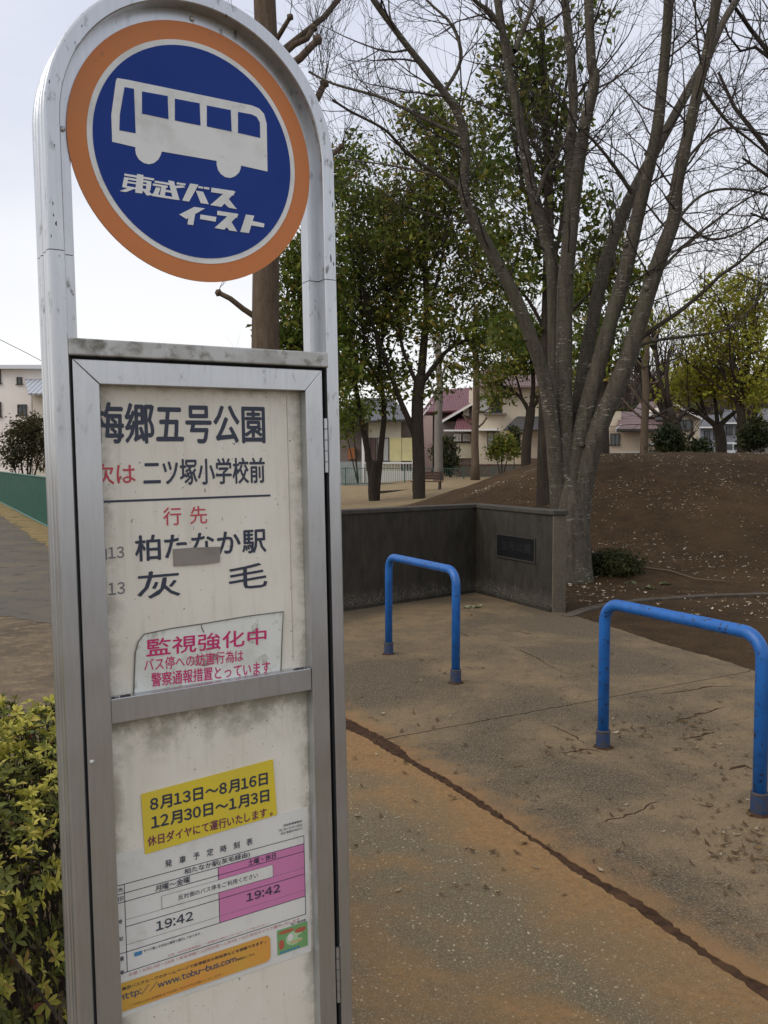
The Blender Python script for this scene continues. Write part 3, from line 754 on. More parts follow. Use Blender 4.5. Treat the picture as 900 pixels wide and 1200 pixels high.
# left: a tarred path curving away along the green fence, with bare soil before it
pm = mat('path_asphalt', (.105,.090,.070), .92, 0, [(1.1, (.14,.112,.076), .45, .62), (90, (.15,.135,.105), .5, .75), (3.5, (.058,.05,.04), .55, .7)], (120, .4, .006), .2)
fA, fB = gp(57, 619), gp(0, 589); fd = (fB - fA).normalized(); fn = Vector((-fd.y, fd.x, 0))     # fence line
if fn.x > 0: fn = -fn
fn_ = fn
pL = rough_line([fA - fd*13.5 + fn*.62, fA - fd*6 + fn*.6, fA + fn*.55, fB + fn*.7, fB + fd*12 + fn*.75, fB + fd*30 + fn*.8], .25, .08, 21)
nearedge = rough_line([Vector((-14, 10.5, 0)), Vector((-8.5, 9.6, 0)), Vector((-5.0, 9.3, 0)), Vector((-3.4, 8.6, 0)), Vector((-2.6, 7.7, 0)), Vector((-2.0, 7.0, 0))], .1, .07, 25)
sheet('path', pL + [fB + fd*30 + fn*9, Vector((-22, 14, 0))] + nearedge, pm, .012)
sm2 = mat('bare_soil', (.165,.125,.082), .95, 0, [(1.6, (.10,.078,.055), .4, .6), (45, (.10,.075,.045), .5, .7), (9, (.23,.17,.10), .5, .7)], (80, .5, .012), .1)
sheet('bare_soil', [Vector((-1.62, 5.05, 0)), Vector((-3.22, 3.62, 0)), Vector((-3.22, -2.98, 0)), Vector((-14, -3, 0))] + [p + Vector((.15,.35,0)) for p in nearedge], sm2, .006)
gm = mat('dry_verge', (.30,.21,.10), .95, 0, [(4, (.20,.16,.07), .45, .6), (40, (.36,.27,.14), .5, .7), (1.5, (.13,.13,.05), .55, .65)], (50, .8, .03), .1)
sheet('grass_verge', [p + fn*.03 for p in pL] + [fB + fd*30 - fn*1.5, fA - fd*13.5 - fn*1.5], gm, .03)
# road and kerb beyond the park
rm = mat('road_asphalt', (.22,.22,.215), .9, 0, [(1, (.17,.17,.165), .4, .6)])
mb = MB(); mb.box(-40, 11, 60.5, 66.5, -.1, .012); tag(mb.build('road', rm), kind='structure')
mb = MB(); mb.box(-40, 11, 60.2, 60.5, -.1, .13); tag(mb.build('kerb', mat('kerb_concrete', (.36,.35,.33), .9)), kind='structure')
# stone edging that curves from the wall into the bed
mb = MB(); ep = [gp(*p) for p in ((664,724),(682,717),(702,712),(722,708.5),(742,706),(770,703.5),(800,701.5),(840,699),(900,697))]
for i in range(len(ep)-1):
    a, b = ep[i], ep[i+1]; d = (b-a).normalized(); n = Vector((-d.y, d.x, 0))*.06
    g_ = d*.004
    P = [a+g_-n, b-g_-n, b-g_+n, a+g_+n]; mb.prism([Vector((p.x, p.y, -.05)) for p in P], (0, 0, .05 + .028 + RNG.uniform(-.006, .006)))
tag(mb.build('stone_edging', mat('edging_concrete', (.075,.055,.035), .9, 0, [(9, (.035,.025,.016), .35, .6), (60, (.10,.08,.055), .5, .7)], (50, .5, .01)), bevel=.008), 'low curved stone edging half buried between wall end and planting bed', 'edging')

# fallen leaves: past counting
def leaf_cards(pts, size, rr, flat=.25, curl=.25):
    V = []; F = []
    for p in pts:
        a = rr.uniform(0, 6.283); s = size*rr.uniform(.5, 1.3); wd = s*rr.uniform(.3, .5)
        u = Vector((math.cos(a), math.sin(a), rr.uniform(-flat, flat))); v = Vector((-math.sin(a), math.cos(a), rr.uniform(-flat, flat)))
        b = len(V); lift = Vector((0, 0, s*curl*rr.uniform(0, 1)))
        c0 = Vector(p) + Vector((0, 0, .006))
        V += [c0 - u*s*.5 + lift, c0 - v*wd*.5, c0 + u*s*.5 + lift, c0 + v*wd*.5]
        F.append((b, b+1, b+2, b+3))
    return V, F
lm = leafmat('fallen_leaf', [(0, (.55,.45,.31)), (.25, (.30,.20,.11)), (.5, (.60,.51,.39)), (.7, (.16,.10,.055)), (1, (.66,.60,.50))], .1)
rr = random.Random(5); pts = []
while len(pts) < 4200:
    x = rr.uniform(1.7, 11); y = rr.uniform(8.2, 19)
    if mnoise.noise(Vector((x*.7, y*.7, 3))) + rr.uniform(-.5, .5) < .05: continue
    if y < 9.6 and x < 2.1 + (9.6-y)*1.1: continue
    pts.append((x, y, ground_z(x, y)))
V, F = leaf_cards(pts, .052, rr, .35, .4)
tag(fastmesh('leaf_litter', V, F, lm), 'pale dry leaves scattered over the brown mound', 'fallen leaves', kind='stuff')
pts = []
for i in range(200):
    px, py = rr.uniform(415, 890), rr.uniform(735, 1060)
    q = gp(px, py); pts.append((q.x, q.y, TH + .001))
for (px, py, n, sd_) in [(800,848,26,.10),(815,868,16,.08),(840,905,18,.10),(735,862,14,.07),(868,1000,26,.10),(855,945,16,.10),(655,885,14,.07),(545,745,8,.05),(500,775,6,.05),(740,855,16,.08),(800,850,10,.1),(866,985,22,.09),(835,860,10,.06),(545,722,8,.08),(810,880,9,.07),(870,1010,10,.06),(440,845,3,.05)]:
    for i in range(n):
        q = gp(px, py) + Vector((rr.gauss(0, sd_), rr.gauss(0, sd_), 0)); pts.append((q.x, q.y, TH + .001))
V, F = leaf_cards(pts, .036, rr, .3)
tag(fastmesh('leaf_scraps', V, F, leafmat('leaf_scrap', [(0, (.10,.055,.03)), (.5, (.06,.035,.02)), (.85, (.16,.1,.05)), (1, (.42,.36,.26))], .05)), 'small scraps of dead leaf lying on the paving', 'leaf scraps', kind='stuff')

# ------------------------------------------------------------------ concrete wall with a dark plaque
wm = None
def wall_mat():
    m, t, b, v = newmat('weathered_concrete_wall')
    st = _noise(t, scaled(t, v, (5, 5, 1.6)), 2.2, 7, .7); fine = _noise(t, v, 60, 5, .7); big = _noise(t, v, 2, 5)
    col = _mix(t, _step(t, st, .35, .7), (.022,.019,.014), (.050,.043,.033))
    col = _mix(t, _math(t, 'MULTIPLY', _step(t, fine, .45, .7), .4), col, (.05,.043,.032))
    sep = N(t, 'ShaderNodeSeparateXYZ'); t.links.new(v, sep.inputs[0])
    low = _math(t, 'MULTIPLY', _step(t, sep.outputs['Z'], .04, .08), _math(t, 'SUBTRACT', 1, _step(t, _math(t, 'ADD', sep.outputs['Z'], _math(t, 'MULTIPLY', _noise(t, v, 14, 4), .25)), .16, .34)))
    lf = _math(t, 'MULTIPLY', _math(t, 'MULTIPLY', low, _step(t, fine, .44, .58)), _math(t, 'SUBTRACT', 1, _step(t, sep.outputs['X'], .4, 1.3)))
    col = _mix(t, _math(t, 'MULTIPLY', lf, .6), col, (.22,.20,.165))
    t.links.new(col, b.inputs['Base Color']); b.inputs['Roughness'].default_value = .85; b.inputs['Specular IOR Level'].default_value = .25
    bump(t, b, _math(t, 'ADD', fine, st), .35, .008)
    return m
wm = wall_mat()
WH = 1.06
wall = empty('concrete_wall', (wall_pts[2].x, wall_pts[2].y, 0), None, 'low dark stained concrete wall bent in the middle, with paler end and a black plaque', 'wall')
wo = Vector((wall_pts[2].x, wall_pts[2].y, 0))
def loc(p, z=None): return Vector((p.x - wo.x, p.y - wo.y, p.z if z is None else z))
A, B, Cc = wall_pts[0], wall_pts[2], wall_pts[3]
dAB = (B-A).normalized(); dBC = (Cc-B).normalized(); nAB = Vector((-dAB.y, dAB.x, 0)); nBC = Vector((-dBC.y, dBC.x, 0))
if nAB.y < 0: nAB = -nAB
if nBC.y < 0: nBC = -nBC
tk = .155
bis = (nAB + nBC).normalized(); bl = tk / bis.dot(nAB)
def wing(poly, z0, z1, name, m, bev=.006):
    mb = MB(); mb.prism([loc(p, z0) for p in poly], (0, 0, z1 - z0)); return mb.build(name, m, wall, bevel=bev)
e = .0015
endw = .02                                               # paler end pier, its face set a hair proud
Ce = Cc - dBC*endw
wing([A, B - dAB*e, B - dAB*e + bis*bl, A + nAB*tk], -.1, WH - .05, 'panel', wm)
wing([B + dBC*e, Ce - dBC*.003, Ce - dBC*.003 + nBC*tk, B + dBC*e + bis*bl], -.1, WH - .05, 'panel', wm)
pale = mat('paler_concrete', (.10,.086,.058), .85, 0, [(3, (.06,.05,.034), .4, .65), (50, (.14,.12,.085), .5, .7)], (50, .4, .008))
wing([Ce - nBC*.004, Cc - nBC*.004, Cc + nBC*(tk+.004), Ce + nBC*(tk+.004)], -.1, WH - .052, 'end_face', pale, .006)
capm = mat('wall_coping', (.045,.038,.028), .85, 0, [(9, (.024,.021,.016), .4, .65), (60, (.07,.06,.047), .5, .7)], (50, .4, .006))
o_ = .02
wing([A - nAB*o_, B - bis*o_, B + bis*(bl+o_), A + nAB*(tk+o_)], WH - .0495, WH, 'coping', capm, .01)
wing([B - bis*o_ + dBC*.002, Cc - nBC*o_ + dBC*.015, Cc + nBC*(tk+o_) + dBC*.015, B + bis*(bl+o_) + dBC*.002], WH - .0495, WH, 'coping', capm, .01)
wing([A - nAB*.022, B - bis*.022, B - bis*.001, A - nAB*.001], -.1, .055, 'plinth', wm, .006)
wing([B - bis*.022 + dBC*.002, Ce - nBC*.022 - dBC*.004, Ce - nBC*.001 - dBC*.004, B - bis*.001 + dBC*.002], -.1, .055, 'plinth', wm, .006)
# plaque
def on_wall(px, py):
    d = ray(px, py); o = Vector((0, 0, CAMH)); n = nBC; t = (Ce - o).dot(n) / d.dot(n); return o + d*t
q = [on_wall(*p) for p in ((583.5,626.5),(627,632.5),(627,657.5),(583.5,651.5))]
s0 = (q[0]-B).dot(dBC); s1 = (q[1]-B).dot(dBC); zt_ = (q[0].z+q[1].z)/2; zb_ = (q[2].z+q[3].z)/2
def wbox(a, b, z0, z1, d0, d1, name, m, par=wall, bev=.002):
    P = [B + dBC*a - nBC*d0, B + dBC*b - nBC*d0, B + dBC*b - nBC*d1, B + dBC*a - nBC*d1]
    mb = MB(); mb.prism([loc(p, z0) for p in P], (0, 0, z1 - z0)); return mb.build(name, m, par, bevel=bev)
plq = wbox(s0, s1, zb_, zt_, -.002, .006, 'plaque', mat('black_plaque_stone', (.007,.007,.008), .45))
fr = MB()
for (a, b, z0, z1) in ((s0-.02, s1+.02, zt_, zt_+.018), (s0-.02, s1+.02, zb_-.018, zb_), (s0-.02, s0, zb_, zt_), (s1, s1+.02, zb_, zt_)):
    P = [B + dBC*a + nBC*.002, B + dBC*b + nBC*.002, B + dBC*b - nBC*.013, B + dBC*a - nBC*.013]
    fr.prism([loc(p, z0) for p in P], (0, 0, z1 - z0))
fr.build('plaque_frame', mat('dull_plaque_frame', (.026,.023,.018), .8), plq)
mb = MB()
def wall_text(body, a0, a1, z0, z1):
    tmp = MB(); text_into(tmp, body, Vector((0, 0, 0)), Vector((1, 0, 0)), Vector((1, 0, 1)), 0, 0, .0)
    mb.add([loc(B + dBC*(a0 + (a1-a0)*v[0]) - nBC*.0066, z0 + (z1-z0)*v[2]) for v in tmp.v], tmp.f)
ws, wh = s1-s0, zt_-zb_
wall_text('五号公園', s0 + ws*.12, s1 - ws*.1, zb_ + wh*.34, zb_ + wh*.74)
mb.build('lettering', mat('dull_plaque_lettering', (.016,.016,.017), .6), plq)

# ------------------------------------------------------------------ blue hoop barriers
bluem = mat('chipped_blue_paint', (.008,.105,.36), .42, 0, [(13, (.005,.075,.27), .45, .7), (38, (.02,.02,.03), .60, .63), (17, (.10,.045,.02), .66, .69)], (30, .08, .003))
blued = mat('rusty_blue_paint', (.010,.035,.10), .6, 0, [(22, (.035,.035,.05), .45, .6), (40, (.11,.055,.025), .6, .68)], (60, .4, .004))
rustm = mat('rusty_collar_ring', (.045,.042,.045), .8, 0, [(40, (.08,.045,.025), .5, .65)])
def barrier(b0, b1, H_, r, label, chips=False):
    mid = (b0+b1)/2; mid.z = TH
    root = empty('barrier_hoop', mid, None, label, 'barrier', 'blue hoop barriers at the park entrance')
    a, b = b0 - mid, b1 - mid; a.z = b.z = -.02; d = (b-a); d.z = 0; Ld = d.length; d.normalize()
    R_ = .105; z1 = H_; pts = [a]
    for i in range(0, 9):
        t = math.pi/2*i/8; pts.append(a + d*(R_ - R_*math.cos(t)) + Vector((0, 0, z1 + .02 - R_ + R_*math.sin(t))))
    for i in range(0, 9):
        t = math.pi/2*i/8; pts.append(b - d*(R_ - R_*math.sin(t)) + Vector((0, 0, z1 + .02 - R_ + R_*math.cos(t))))
    pts.append(b)
    mb = MB(); mb.tube(pts, r, 20); mb.build('rail', bluem, root, smooth=True)
    for p in (a, b):
        mb = MB(); mb.tube([p, p + Vector((0,0,.108))], [r*1.27, r*1.25], 20)
        cb = mb.build('collar', blued, root, bevel=.004)
        mb = MB(); mb.tube([p + Vector((0,0,.1082)), p + Vector((0,0,.118))], [r*1.36, r*1.3], 20); mb.build('ring', rustm, cb, bevel=.003)
        mb = MB(); k = 18; ring0 = [p + Vector((math.cos(6.283*i/k)*r*1.4, math.sin(6.283*i/k)*r*1.4, .03)) for i in range(k)]; rr2 = [RNG.uniform(1.45, 2.1) for _ in range(k)]
        ring1 = [p + Vector((math.cos(6.283*i/k)*r*rr2[i], math.sin(6.283*i/k)*r*rr2[i], .0215)) for i in range(k)]
        mb.add(ring0 + ring1, [(i, (i+1)%k, k+(i+1)%k, k+i) for i in range(k)]); mb.build('grime_shade_ring', crk, root)  # base grime, its dark colour also painting in the leg's contact shadow
    return root
barrier(gp(706.5, 878), gp(889.5, 956), .79, .030, 'nearer blue steel hoop barrier with chipped paint, its right leg at the photo edge')
barrier(gp(455.5, 768), gp(534, 802), .79, .030, 'farther blue steel hoop barrier standing in front of the dark concrete wall')
# ------------------------------------------------------------------ trees
def bark_mat(name, a, b_, spot=None, sc=1.0):
    m, t, b, v = newmat(name)
    st = _noise(t, scaled(t, v, (14*sc, 14*sc, 2.2*sc)), 1.5, 6, .7); fine = _noise(t, v, 40*sc, 5, .7)
    col = _mix(t, _step(t, st, .35, .68), a, b_)
    col = _mix(t, _math(t, 'MULTIPLY', _step(t, fine, .45, .72), .4), col, tuple(x*1.5 for x in b_))
    if spot:
        ln = _noise(t, scaled(t, v, (9, 9, 42)), 1.3, 3, .6); pt = _noise(t, v, 2.6, 3)
        col = _mix(t, _math(t, 'MULTIPLY', _math(t, 'MULTIPLY', _step(t, ln, .58, .66), _step(t, pt, .44, .62)), .75), col, spot)
        band = _noise(t, scaled(t, v, (2.2, 2.2, 26)), 1.6, 4, .65); col = _mix(t, _math(t, 'MULTIPLY', _step(t, band, .54, .70), .35), col, (.030,.025,.019))
        gr = _noise(t, v, 1.7, 4); col = _mix(t, _math(t, 'MULTIPLY', _step(t, gr, .5, .7), .35), col, (.075,.08,.045))
    t.links.new(col, b.inputs['Base Color']); b.inputs['Roughness'].default_value = .9; b.inputs['Specular IOR Level'].default_value = .15
    bump(t, b, _math(t, 'ADD', st, _math(t, 'MULTIPLY', fine, .5)), .6, .02)
    return m
bark_dark = bark_mat('dark_bark', (.022,.017,.013), (.050,.040,.030))
bark_grey = bark_mat('grey_lenticel_bark', (.043,.036,.027), (.098,.084,.064), (.38,.36,.30))
bark_brown = bark_mat('brown_bark', (.075,.053,.036), (.135,.10,.072))
bark_pale = bark_mat('pale_bark', (.13,.115,.10), (.21,.19,.165))
twig_m = mat('fine_twig', (.050,.040,.034), .85, spec=.2)
ever1 = leafmat('evergreen_leaf', [(0, (0.041,0.073,0.012)), (.35, (0.073,0.124,0.020)), (.7, (0.139,0.183,0.028)), (.93, (0.220,0.234,0.041)), (1, (0.293,0.176,0.044))], .32)
ever2 = leafmat('olive_evergreen_leaf', [(0, (0.050,0.081,0.013)), (.45, (0.105,0.146,0.022)), (.8, (0.205,0.220,0.037)), (1, (0.307,0.205,0.049))], .33)
ever3 = leafmat('glossy_evergreen_leaf', [(0, (0.044,0.076,0.013)), (.5, (0.090,0.139,0.022)), (.85, (0.168,0.205,0.035)), (1, (0.293,0.249,0.051))], .28, .35)
bright = leafmat('yellow_green_leaf', [(0, (0.207,0.232,0.030)), (.4, (0.342,0.354,0.046)), (.8, (0.488,0.476,0.079)), (1, (0.317,0.220,0.049))], .45)
darkbush = leafmat('dark_bush_leaf', [(0, (.012,.020,.009)), (.5, (.022,.034,.013)), (1, (.04,.05,.02))], .12)

def rot_about(v, axis, ang): return Matrix.Rotation(ang, 3, axis) @ v
RMIN = .004
def grow(mb, tips, rr, p, d, Lh, r, lev, maxlev, up=.12, wander=.16, nch=(4, 6), sides=(9, 7, 5, 4, 3), taper=.45, ang=(28, 55), mtw=None, lmin=.35, ratio=.62):
    n = max(3, min(7, int(Lh/.35) + 2)); pts = [p.copy()]; rad = [r]; q = p.copy(); dd = d.normalized()
    for i in range(n):
        dd = (dd + Vector((rr.gauss(0, wander), rr.gauss(0, wander), rr.gauss(0, wander) + up))).normalized()
        q = q + dd*(Lh/n); pts.append(q.copy()); rad.append(r*(1 - (1-taper)*(i+1)/n))
    (mtw if (mtw is not None and lev >= maxlev-1) else mb).tube(pts, rad, sides[min(lev, len(sides)-1)], cap=False)
    if lev >= maxlev:
        for i in range(1, n+1): tips.append((pts[i], dd))
        return
    k = rr.randint(*nch)
    for c in range(k):
        t = lmin + (1-lmin)*(c + rr.uniform(.2, .9))/k; t = min(t, .99); f = t*n; i = int(f); base = pts[i].lerp(pts[min(i+1, n)], f-i)
        dl = (pts[min(i+1, n)] - pts[i]).normalized(); ax = dl.orthogonal(); ax = rot_about(ax, dl, rr.uniform(0, 6.283))
        nd = rot_about(dl, ax, math.radians(rr.uniform(*ang)))
        grow(mb, tips, rr, base, nd, Lh*ratio*rr.uniform(.75, 1.15)*(1.12 - .4*t), max(RMIN, rad[min(i, n)]*rr.uniform(.5, .7)), lev+1, maxlev, up, wander, nch, sides, taper, ang, mtw, lmin*.6, ratio)
    # leader continues
    grow(mb, tips, rr, pts[-1], dd, Lh*ratio*.9, rad[-1], lev+1, maxlev, up, wander, nch, sides, taper, ang, mtw, lmin*.6, ratio)

def leaves_at(centers, n, size, spread, seed, droop=0, aspect=.45):
    g = np.random.default_rng(seed); Cn = np.array([tuple(c) for c in centers], dtype=np.float64); k = len(Cn)
    idx = g.integers(0, k, n); P = Cn[idx] + g.normal(0, 1, (n, 3))*spread*np.array([1, 1, .75])
    a = g.normal(0, 1, (n, 3)); a[:, 2] -= droop; a /= np.linalg.norm(a, axis=1)[:, None]
    b = g.normal(0, 1, (n, 3)); b -= a*(a*b).sum(1)[:, None]; b /= np.linalg.norm(b, axis=1)[:, None]
    c = np.cross(a, b); s = (size*np.clip(g.lognormal(-.05, .38, n), .4, 2.0))[:, None]
    V = np.stack([P - a*s*.5, P - b*s*aspect*.5 + c*s*.06 - a*s*.05, P + a*s*.5, P + b*s*aspect*.5 + c*s*.06 - a*s*.05], 1).reshape(-1, 3)
    return V, np.arange(4*n).reshape(-1, 4)
def blobs(list_, rr, n):
    """points clustered in a crown: list of (centre, radius vector) -> leaf-clump centres near their surface and inside"""
    out = []
    tot = sum(r[0]*r[1]*r[2] for c, r in list_)
    for c, r in list_:
        k = max(6, int(n*r[0]*r[1]*r[2]/tot))
        for i in range(k):
            v = Vector((rr.gauss(0,1), rr.gauss(0,1), rr.gauss(0,1))).normalized()*(rr.uniform(.25, 1)**.5)
            out.append(Vector(c) + Vector((v.x*r[0], v.y*r[1], v.z*r[2])))
    return out
def tree_root(name, p, label, cat='tree', group=None): return empty(name, p, None, label, cat, group)
def gz(x, y): return ground_z(x, y)
def base_at(px, Y, name, label, cat='tree', group=None):
    x = at(px, 542, Y).x; z = gz(x, Y); return tree_root(name, (x, Y, z), label, cat, group)
def flare(r, h): return [(0, r*1.35), (h*.02, r*1.12), (h*.06, r)]

# --- zelkova: limbs followed from the photograph, each with its own lean towards or away from the viewer
ZY = 11.4
zx = at(668, 675, ZY).x; zz = gz(zx, ZY)
zel = tree_root('zelkova_tree', (zx, ZY, zz - .05), 'big leafless tree with grey spotted bark and many limbs fanning out behind the wall', 'tree')
zo = Vector((zx, ZY, zz - .05))
limbs = [
 ([(656,625),(653,575),(649,520),(643,470),(634,430),(622,395),(605,351),(585,313),(566,278),(550,248),(543,221),(546,185),(543,153),(534,128),(520,108),(498,80),(475,51),(455,24),(438,0),(415,-40),(380,-90)], -1.3, 22, 8),
 ([(661,620),(659,560),(656,510),(654,470),(650,420),(648,323),(640,280),(628,238),(617,190),(608,136),(600,100),(594,68),(583,0),(574,-60),(560,-140)], .8, 22, 10),
 ([(665,620),(663,560),(662,500),(661,450),(662,340),(668,280),(673,227),(680,180),(686,142),(697,95),(693,74),(690,0),(690,-70),(684,-150)], -.3, 26, 12),
 ([(663,400),(664,300),(668,230),(668,170),(672,120),(668,57),(662,0),(656,-60),(640,-130)], 1.1, 16, 10),
 ([(673,620),(673,560),(676,500),(683,440),(690,400),(707,317),(722,272),(741,227),(762,188),(781,153),(800,118),(815,91),(832,60),(848,25),(866,-5),(890,-50),(930,-110)], 1.4, 22, 9),
 ([(669,610),(671,560),(678,520),(690,470),(704,419),(716,375),(730,329),(742,276),(753,227),(762,190),(770,153),(775,110),(780,57),(784,0),(790,-70),(800,-150)], -.6, 25, 13),
 ([(678,630),(682,580),(691,535),(702,500),(716,468),(736,419),(750,375),(764,329),(778,290),(790,255),(792,225),(797,198),(808,150),(820,96),(830,55),(840,0),(852,-60),(870,-140)], -1.1, 29, 13)]
zt, zw = MB(), MB(); tips = []; rr = random.Random(31)
k_ = ZY/FPX
base_pts = [at(667,690,ZY), at(668,675,ZY), at(669,655,ZY), at(669,630,ZY), at(668,600,ZY), at(667,575,ZY), at(666,556,ZY), at(666,545,ZY)]
base_pts[0].z = zo.z - .1
zt.tube([p - zo for p in base_pts], [.38, .30, .264, .252, .23, .19, .12, .03], 22, cap=True)
def zlimb(px, depth, w0, w1, start=None):
    n = len(px); P = []; R_ = []
    for i, (x, y) in enumerate(px):
        t = i/(n-1); Y = ZY + depth*t**1.1 + (0 if i else 0); p = at(x, y, Y); P.append(p - zo); R_.append((w0*.88 + (w1*.88-w0*.88)*min(1, t*1.25))*.5*k_*(1 + depth*t/ZY))
    # smooth (Catmull-Rom)
    Q = []; S = []
    for i in range(n-1):
        p0, p1, p2, p3 = P[max(i-1,0)], P[i], P[i+1], P[min(i+2, n-1)]
        for j in range(4):
            u = j/4; Q.append(.5*((2*p1) + (p2-p0)*u + (2*p0-5*p1+4*p2-p3)*u*u + (3*p1-p0-3*p2+p3)*u**3)); S.append(R_[i] + (R_[i+1]-R_[i])*u)
    Q.append(P[-1]); S.append(R_[-1])
    S = [s*(1 + .05*mnoise.noise(Vector((i*.6, w0, depth)))) for i, s in enumerate(S)]
    return Q, S
allimb = []
for (px, dp, w0, w1) in limbs:
    Q, S = zlimb(px, dp, w0, w1); zt.tube(Q, S, 14, cap=True); allimb.append((Q, S))
side = [([(740,408),(758,391),(796,365),(825,341),(845,322),(868,306),(890,287),(915,268)], -1.6, 7, 3), ([(738,412),(764,400),(813,393),(848,387),(870,372),(890,350)], .6, 5, 2.5),
        ([(529,222),(520,210),(480,182),(464,165),(448,150),(410,130),(390,117)], -2.0, 6, 3), ([(545,160),(515,148),(464,122),(440,112),(390,98),(362,84)], 1.2, 6, 3),
        ([(543,225),(520,208),(470,196),(430,190),(395,186)], 1.6, 4.5, 2), ([(748,360),(770,320),(778,290),(800,250),(830,225),(870,222),(905,230)], 1.2, 6, 3),
        ([(628,238),(640,200),(655,180),(668,150)], .5, 5, 3), ([(601,75),(590,40),(575,15),(556,0),(540,-30)], -.6, 9, 5), ([(603,60),(615,30),(625,0),(628,-40)], .8, 8, 5),
        ([(741,227),(720,195),(700,170),(680,150)], -1, 6, 3), ([(815,91),(850,140),(880,165),(910,190)], .8, 5, 2.5), ([(792,250),(830,280),(870,270),(905,245)], -.5, 4, 2),
        ([(520,108),(540,70),(530,30),(500,0),(480,-30)], .9, 6, 3), ([(795,198),(830,160),(860,150),(905,160)], .5, 4.5, 2.5), ([(764,329),(800,290),(850,250),(905,215)], 1.4, 5, 2.5)]
for (px, dp, w0, w1) in side:
    Q, S = zlimb(px, dp*.6, w0, w1); zt.tube(Q, S, 6, cap=False); allimb.append((Q, S))
for Li, (Q, S) in enumerate(allimb):
    n = len(Q); main = Li < len(limbs)
    for c in range(20 if main else 10):
        t = (.33 if main else .25) + (.66 if main else .74)*(c + rr.random())/(20 if main else 10); i = min(n-2, int(t*n)); dl = (Q[i+1]-Q[i]).normalized()
        ax = rot_about(dl.orthogonal(), dl, rr.uniform(0, 6.283)); nd = rot_about(dl, ax, math.radians(rr.uniform(30, 70)))
        grow(zw, tips, rr, Q[i], nd, rr.uniform(.5, 1.25) if main else rr.uniform(.4, .9), min(S[i]*.42, .014), 2, 4, .07, .13, (2, 3), (5, 4, 4, 3, 3), .4, (25, 55), None, .3, .7)
for (Q, S) in allimb[:len(limbs)]:                      # knots and old pruning scars
    for _ in range(5):
        i = rr.randint(6, len(Q)-4); dl = (Q[i+1]-Q[i]).normalized(); nd = rot_about(dl.orthogonal().normalized(), dl, rr.uniform(0, 6.283)); r_k = S[i]*rr.uniform(.3, .5)
        zt.tube([Q[i] + nd*S[i]*.5, Q[i] + nd*S[i]*1.02, Q[i] + nd*(S[i]*1.02 + r_k*.5) + dl*r_k*.4], [r_k*1.5, r_k, r_k*.75], 8)
zt.build('trunk', bark_grey, zel, smooth=True, fix=False)
zw.build('crown', twig_m, zel, smooth=True, fix=False)

# --- pruned straight tree behind the sign, with knobbed stubs and whips
def pruned_tree(px, Y, H_, r, label, stubs, m, seed, name='pruned_tree', whips=True):
    root = base_at(px, Y, name, label); rr = random.Random(seed); o = root.location.copy()
    mb, tw = MB(), MB(); nseg = 9
    pts = [Vector((rr.gauss(0, .02)*i*.5, rr.gauss(0, .02)*i*.5, -.15 + (H_+.15)*i/nseg)) for i in range(nseg+1)]
    rad = [r*(1.22 if i == 0 else 1 - .38*i/nseg) for i in range(nseg+1)]
    mb.tube(pts, rad, 16)
    for st in stubs:
        P = [at(x, y, Y + dy) - o for (x, y, dy) in st[0]]; w_ = st[1]
        P.insert(0, Vector((0, 0, P[0].z - .12)))            # rooted in the trunk
        mb.tube(P, [w_*(1 - .25*i/(len(P)-1)) for i in range(len(P))], 8)
        e_ = P[-1]; dl = (P[-1]-P[-2]).normalized()
        mb.tube([e_ - dl*w_*.8, e_, e_ + dl*w_*1.0], [w_*.7, w_*1.3, w_*.55], 8)
        if whips:
            for q_ in range(st[2]):
                d = (dl*.5 + Vector((rr.gauss(0, .45), rr.gauss(0, .45), 1.0))).normalized()
                grow(tw, [], rr, e_, d, rr.uniform(.5, 1.1)*st[3], .007, 2, 4, .10, .09, (2, 3), (4, 4, 3, 3, 3), .35, (18, 42), None, .2, .75)
    mb.build('trunk', m, root, smooth=True, fix=False)
    if tw.v: tw.build('crown', twig_m, root, smooth=True, fix=False)
    return root
pruned_tree(314, 14, 10.2, .25, 'straight brown pruned trunk with cut stubs rising behind the bus stop sign',
  [([(300,372,0),(285,362,-.1),(270,350,-.2),(256,343,-.25)], .05, 1, .5), ([(325,45,0),(334,30,-.2),(340,20,-.3)], .045, 1, .5), ([(325,70,.1),(345,52,0),(360,45,0),(367,33,0)], .055, 3, 1.0), ([(328,85,0),(352,68,-.1),(366,53,-.1),(372,47,-.1)], .07, 4, 1.0),
   ([(330,170,.2),(355,140,.2),(372,115,.2),(380,98,.2)], .065, 9, 1.5), ([(330,250,.3),(360,215,.4),(385,185,.4),(400,172,.4)], .045, 5, 1.2), ([(330,60,0),(380,20,.3),(412,-20,.4)], .055, 7, 1.6), ([(303,90,0),(286,60,.2),(275,40,.3)], .05, 3, .9)], bark_brown, 41)

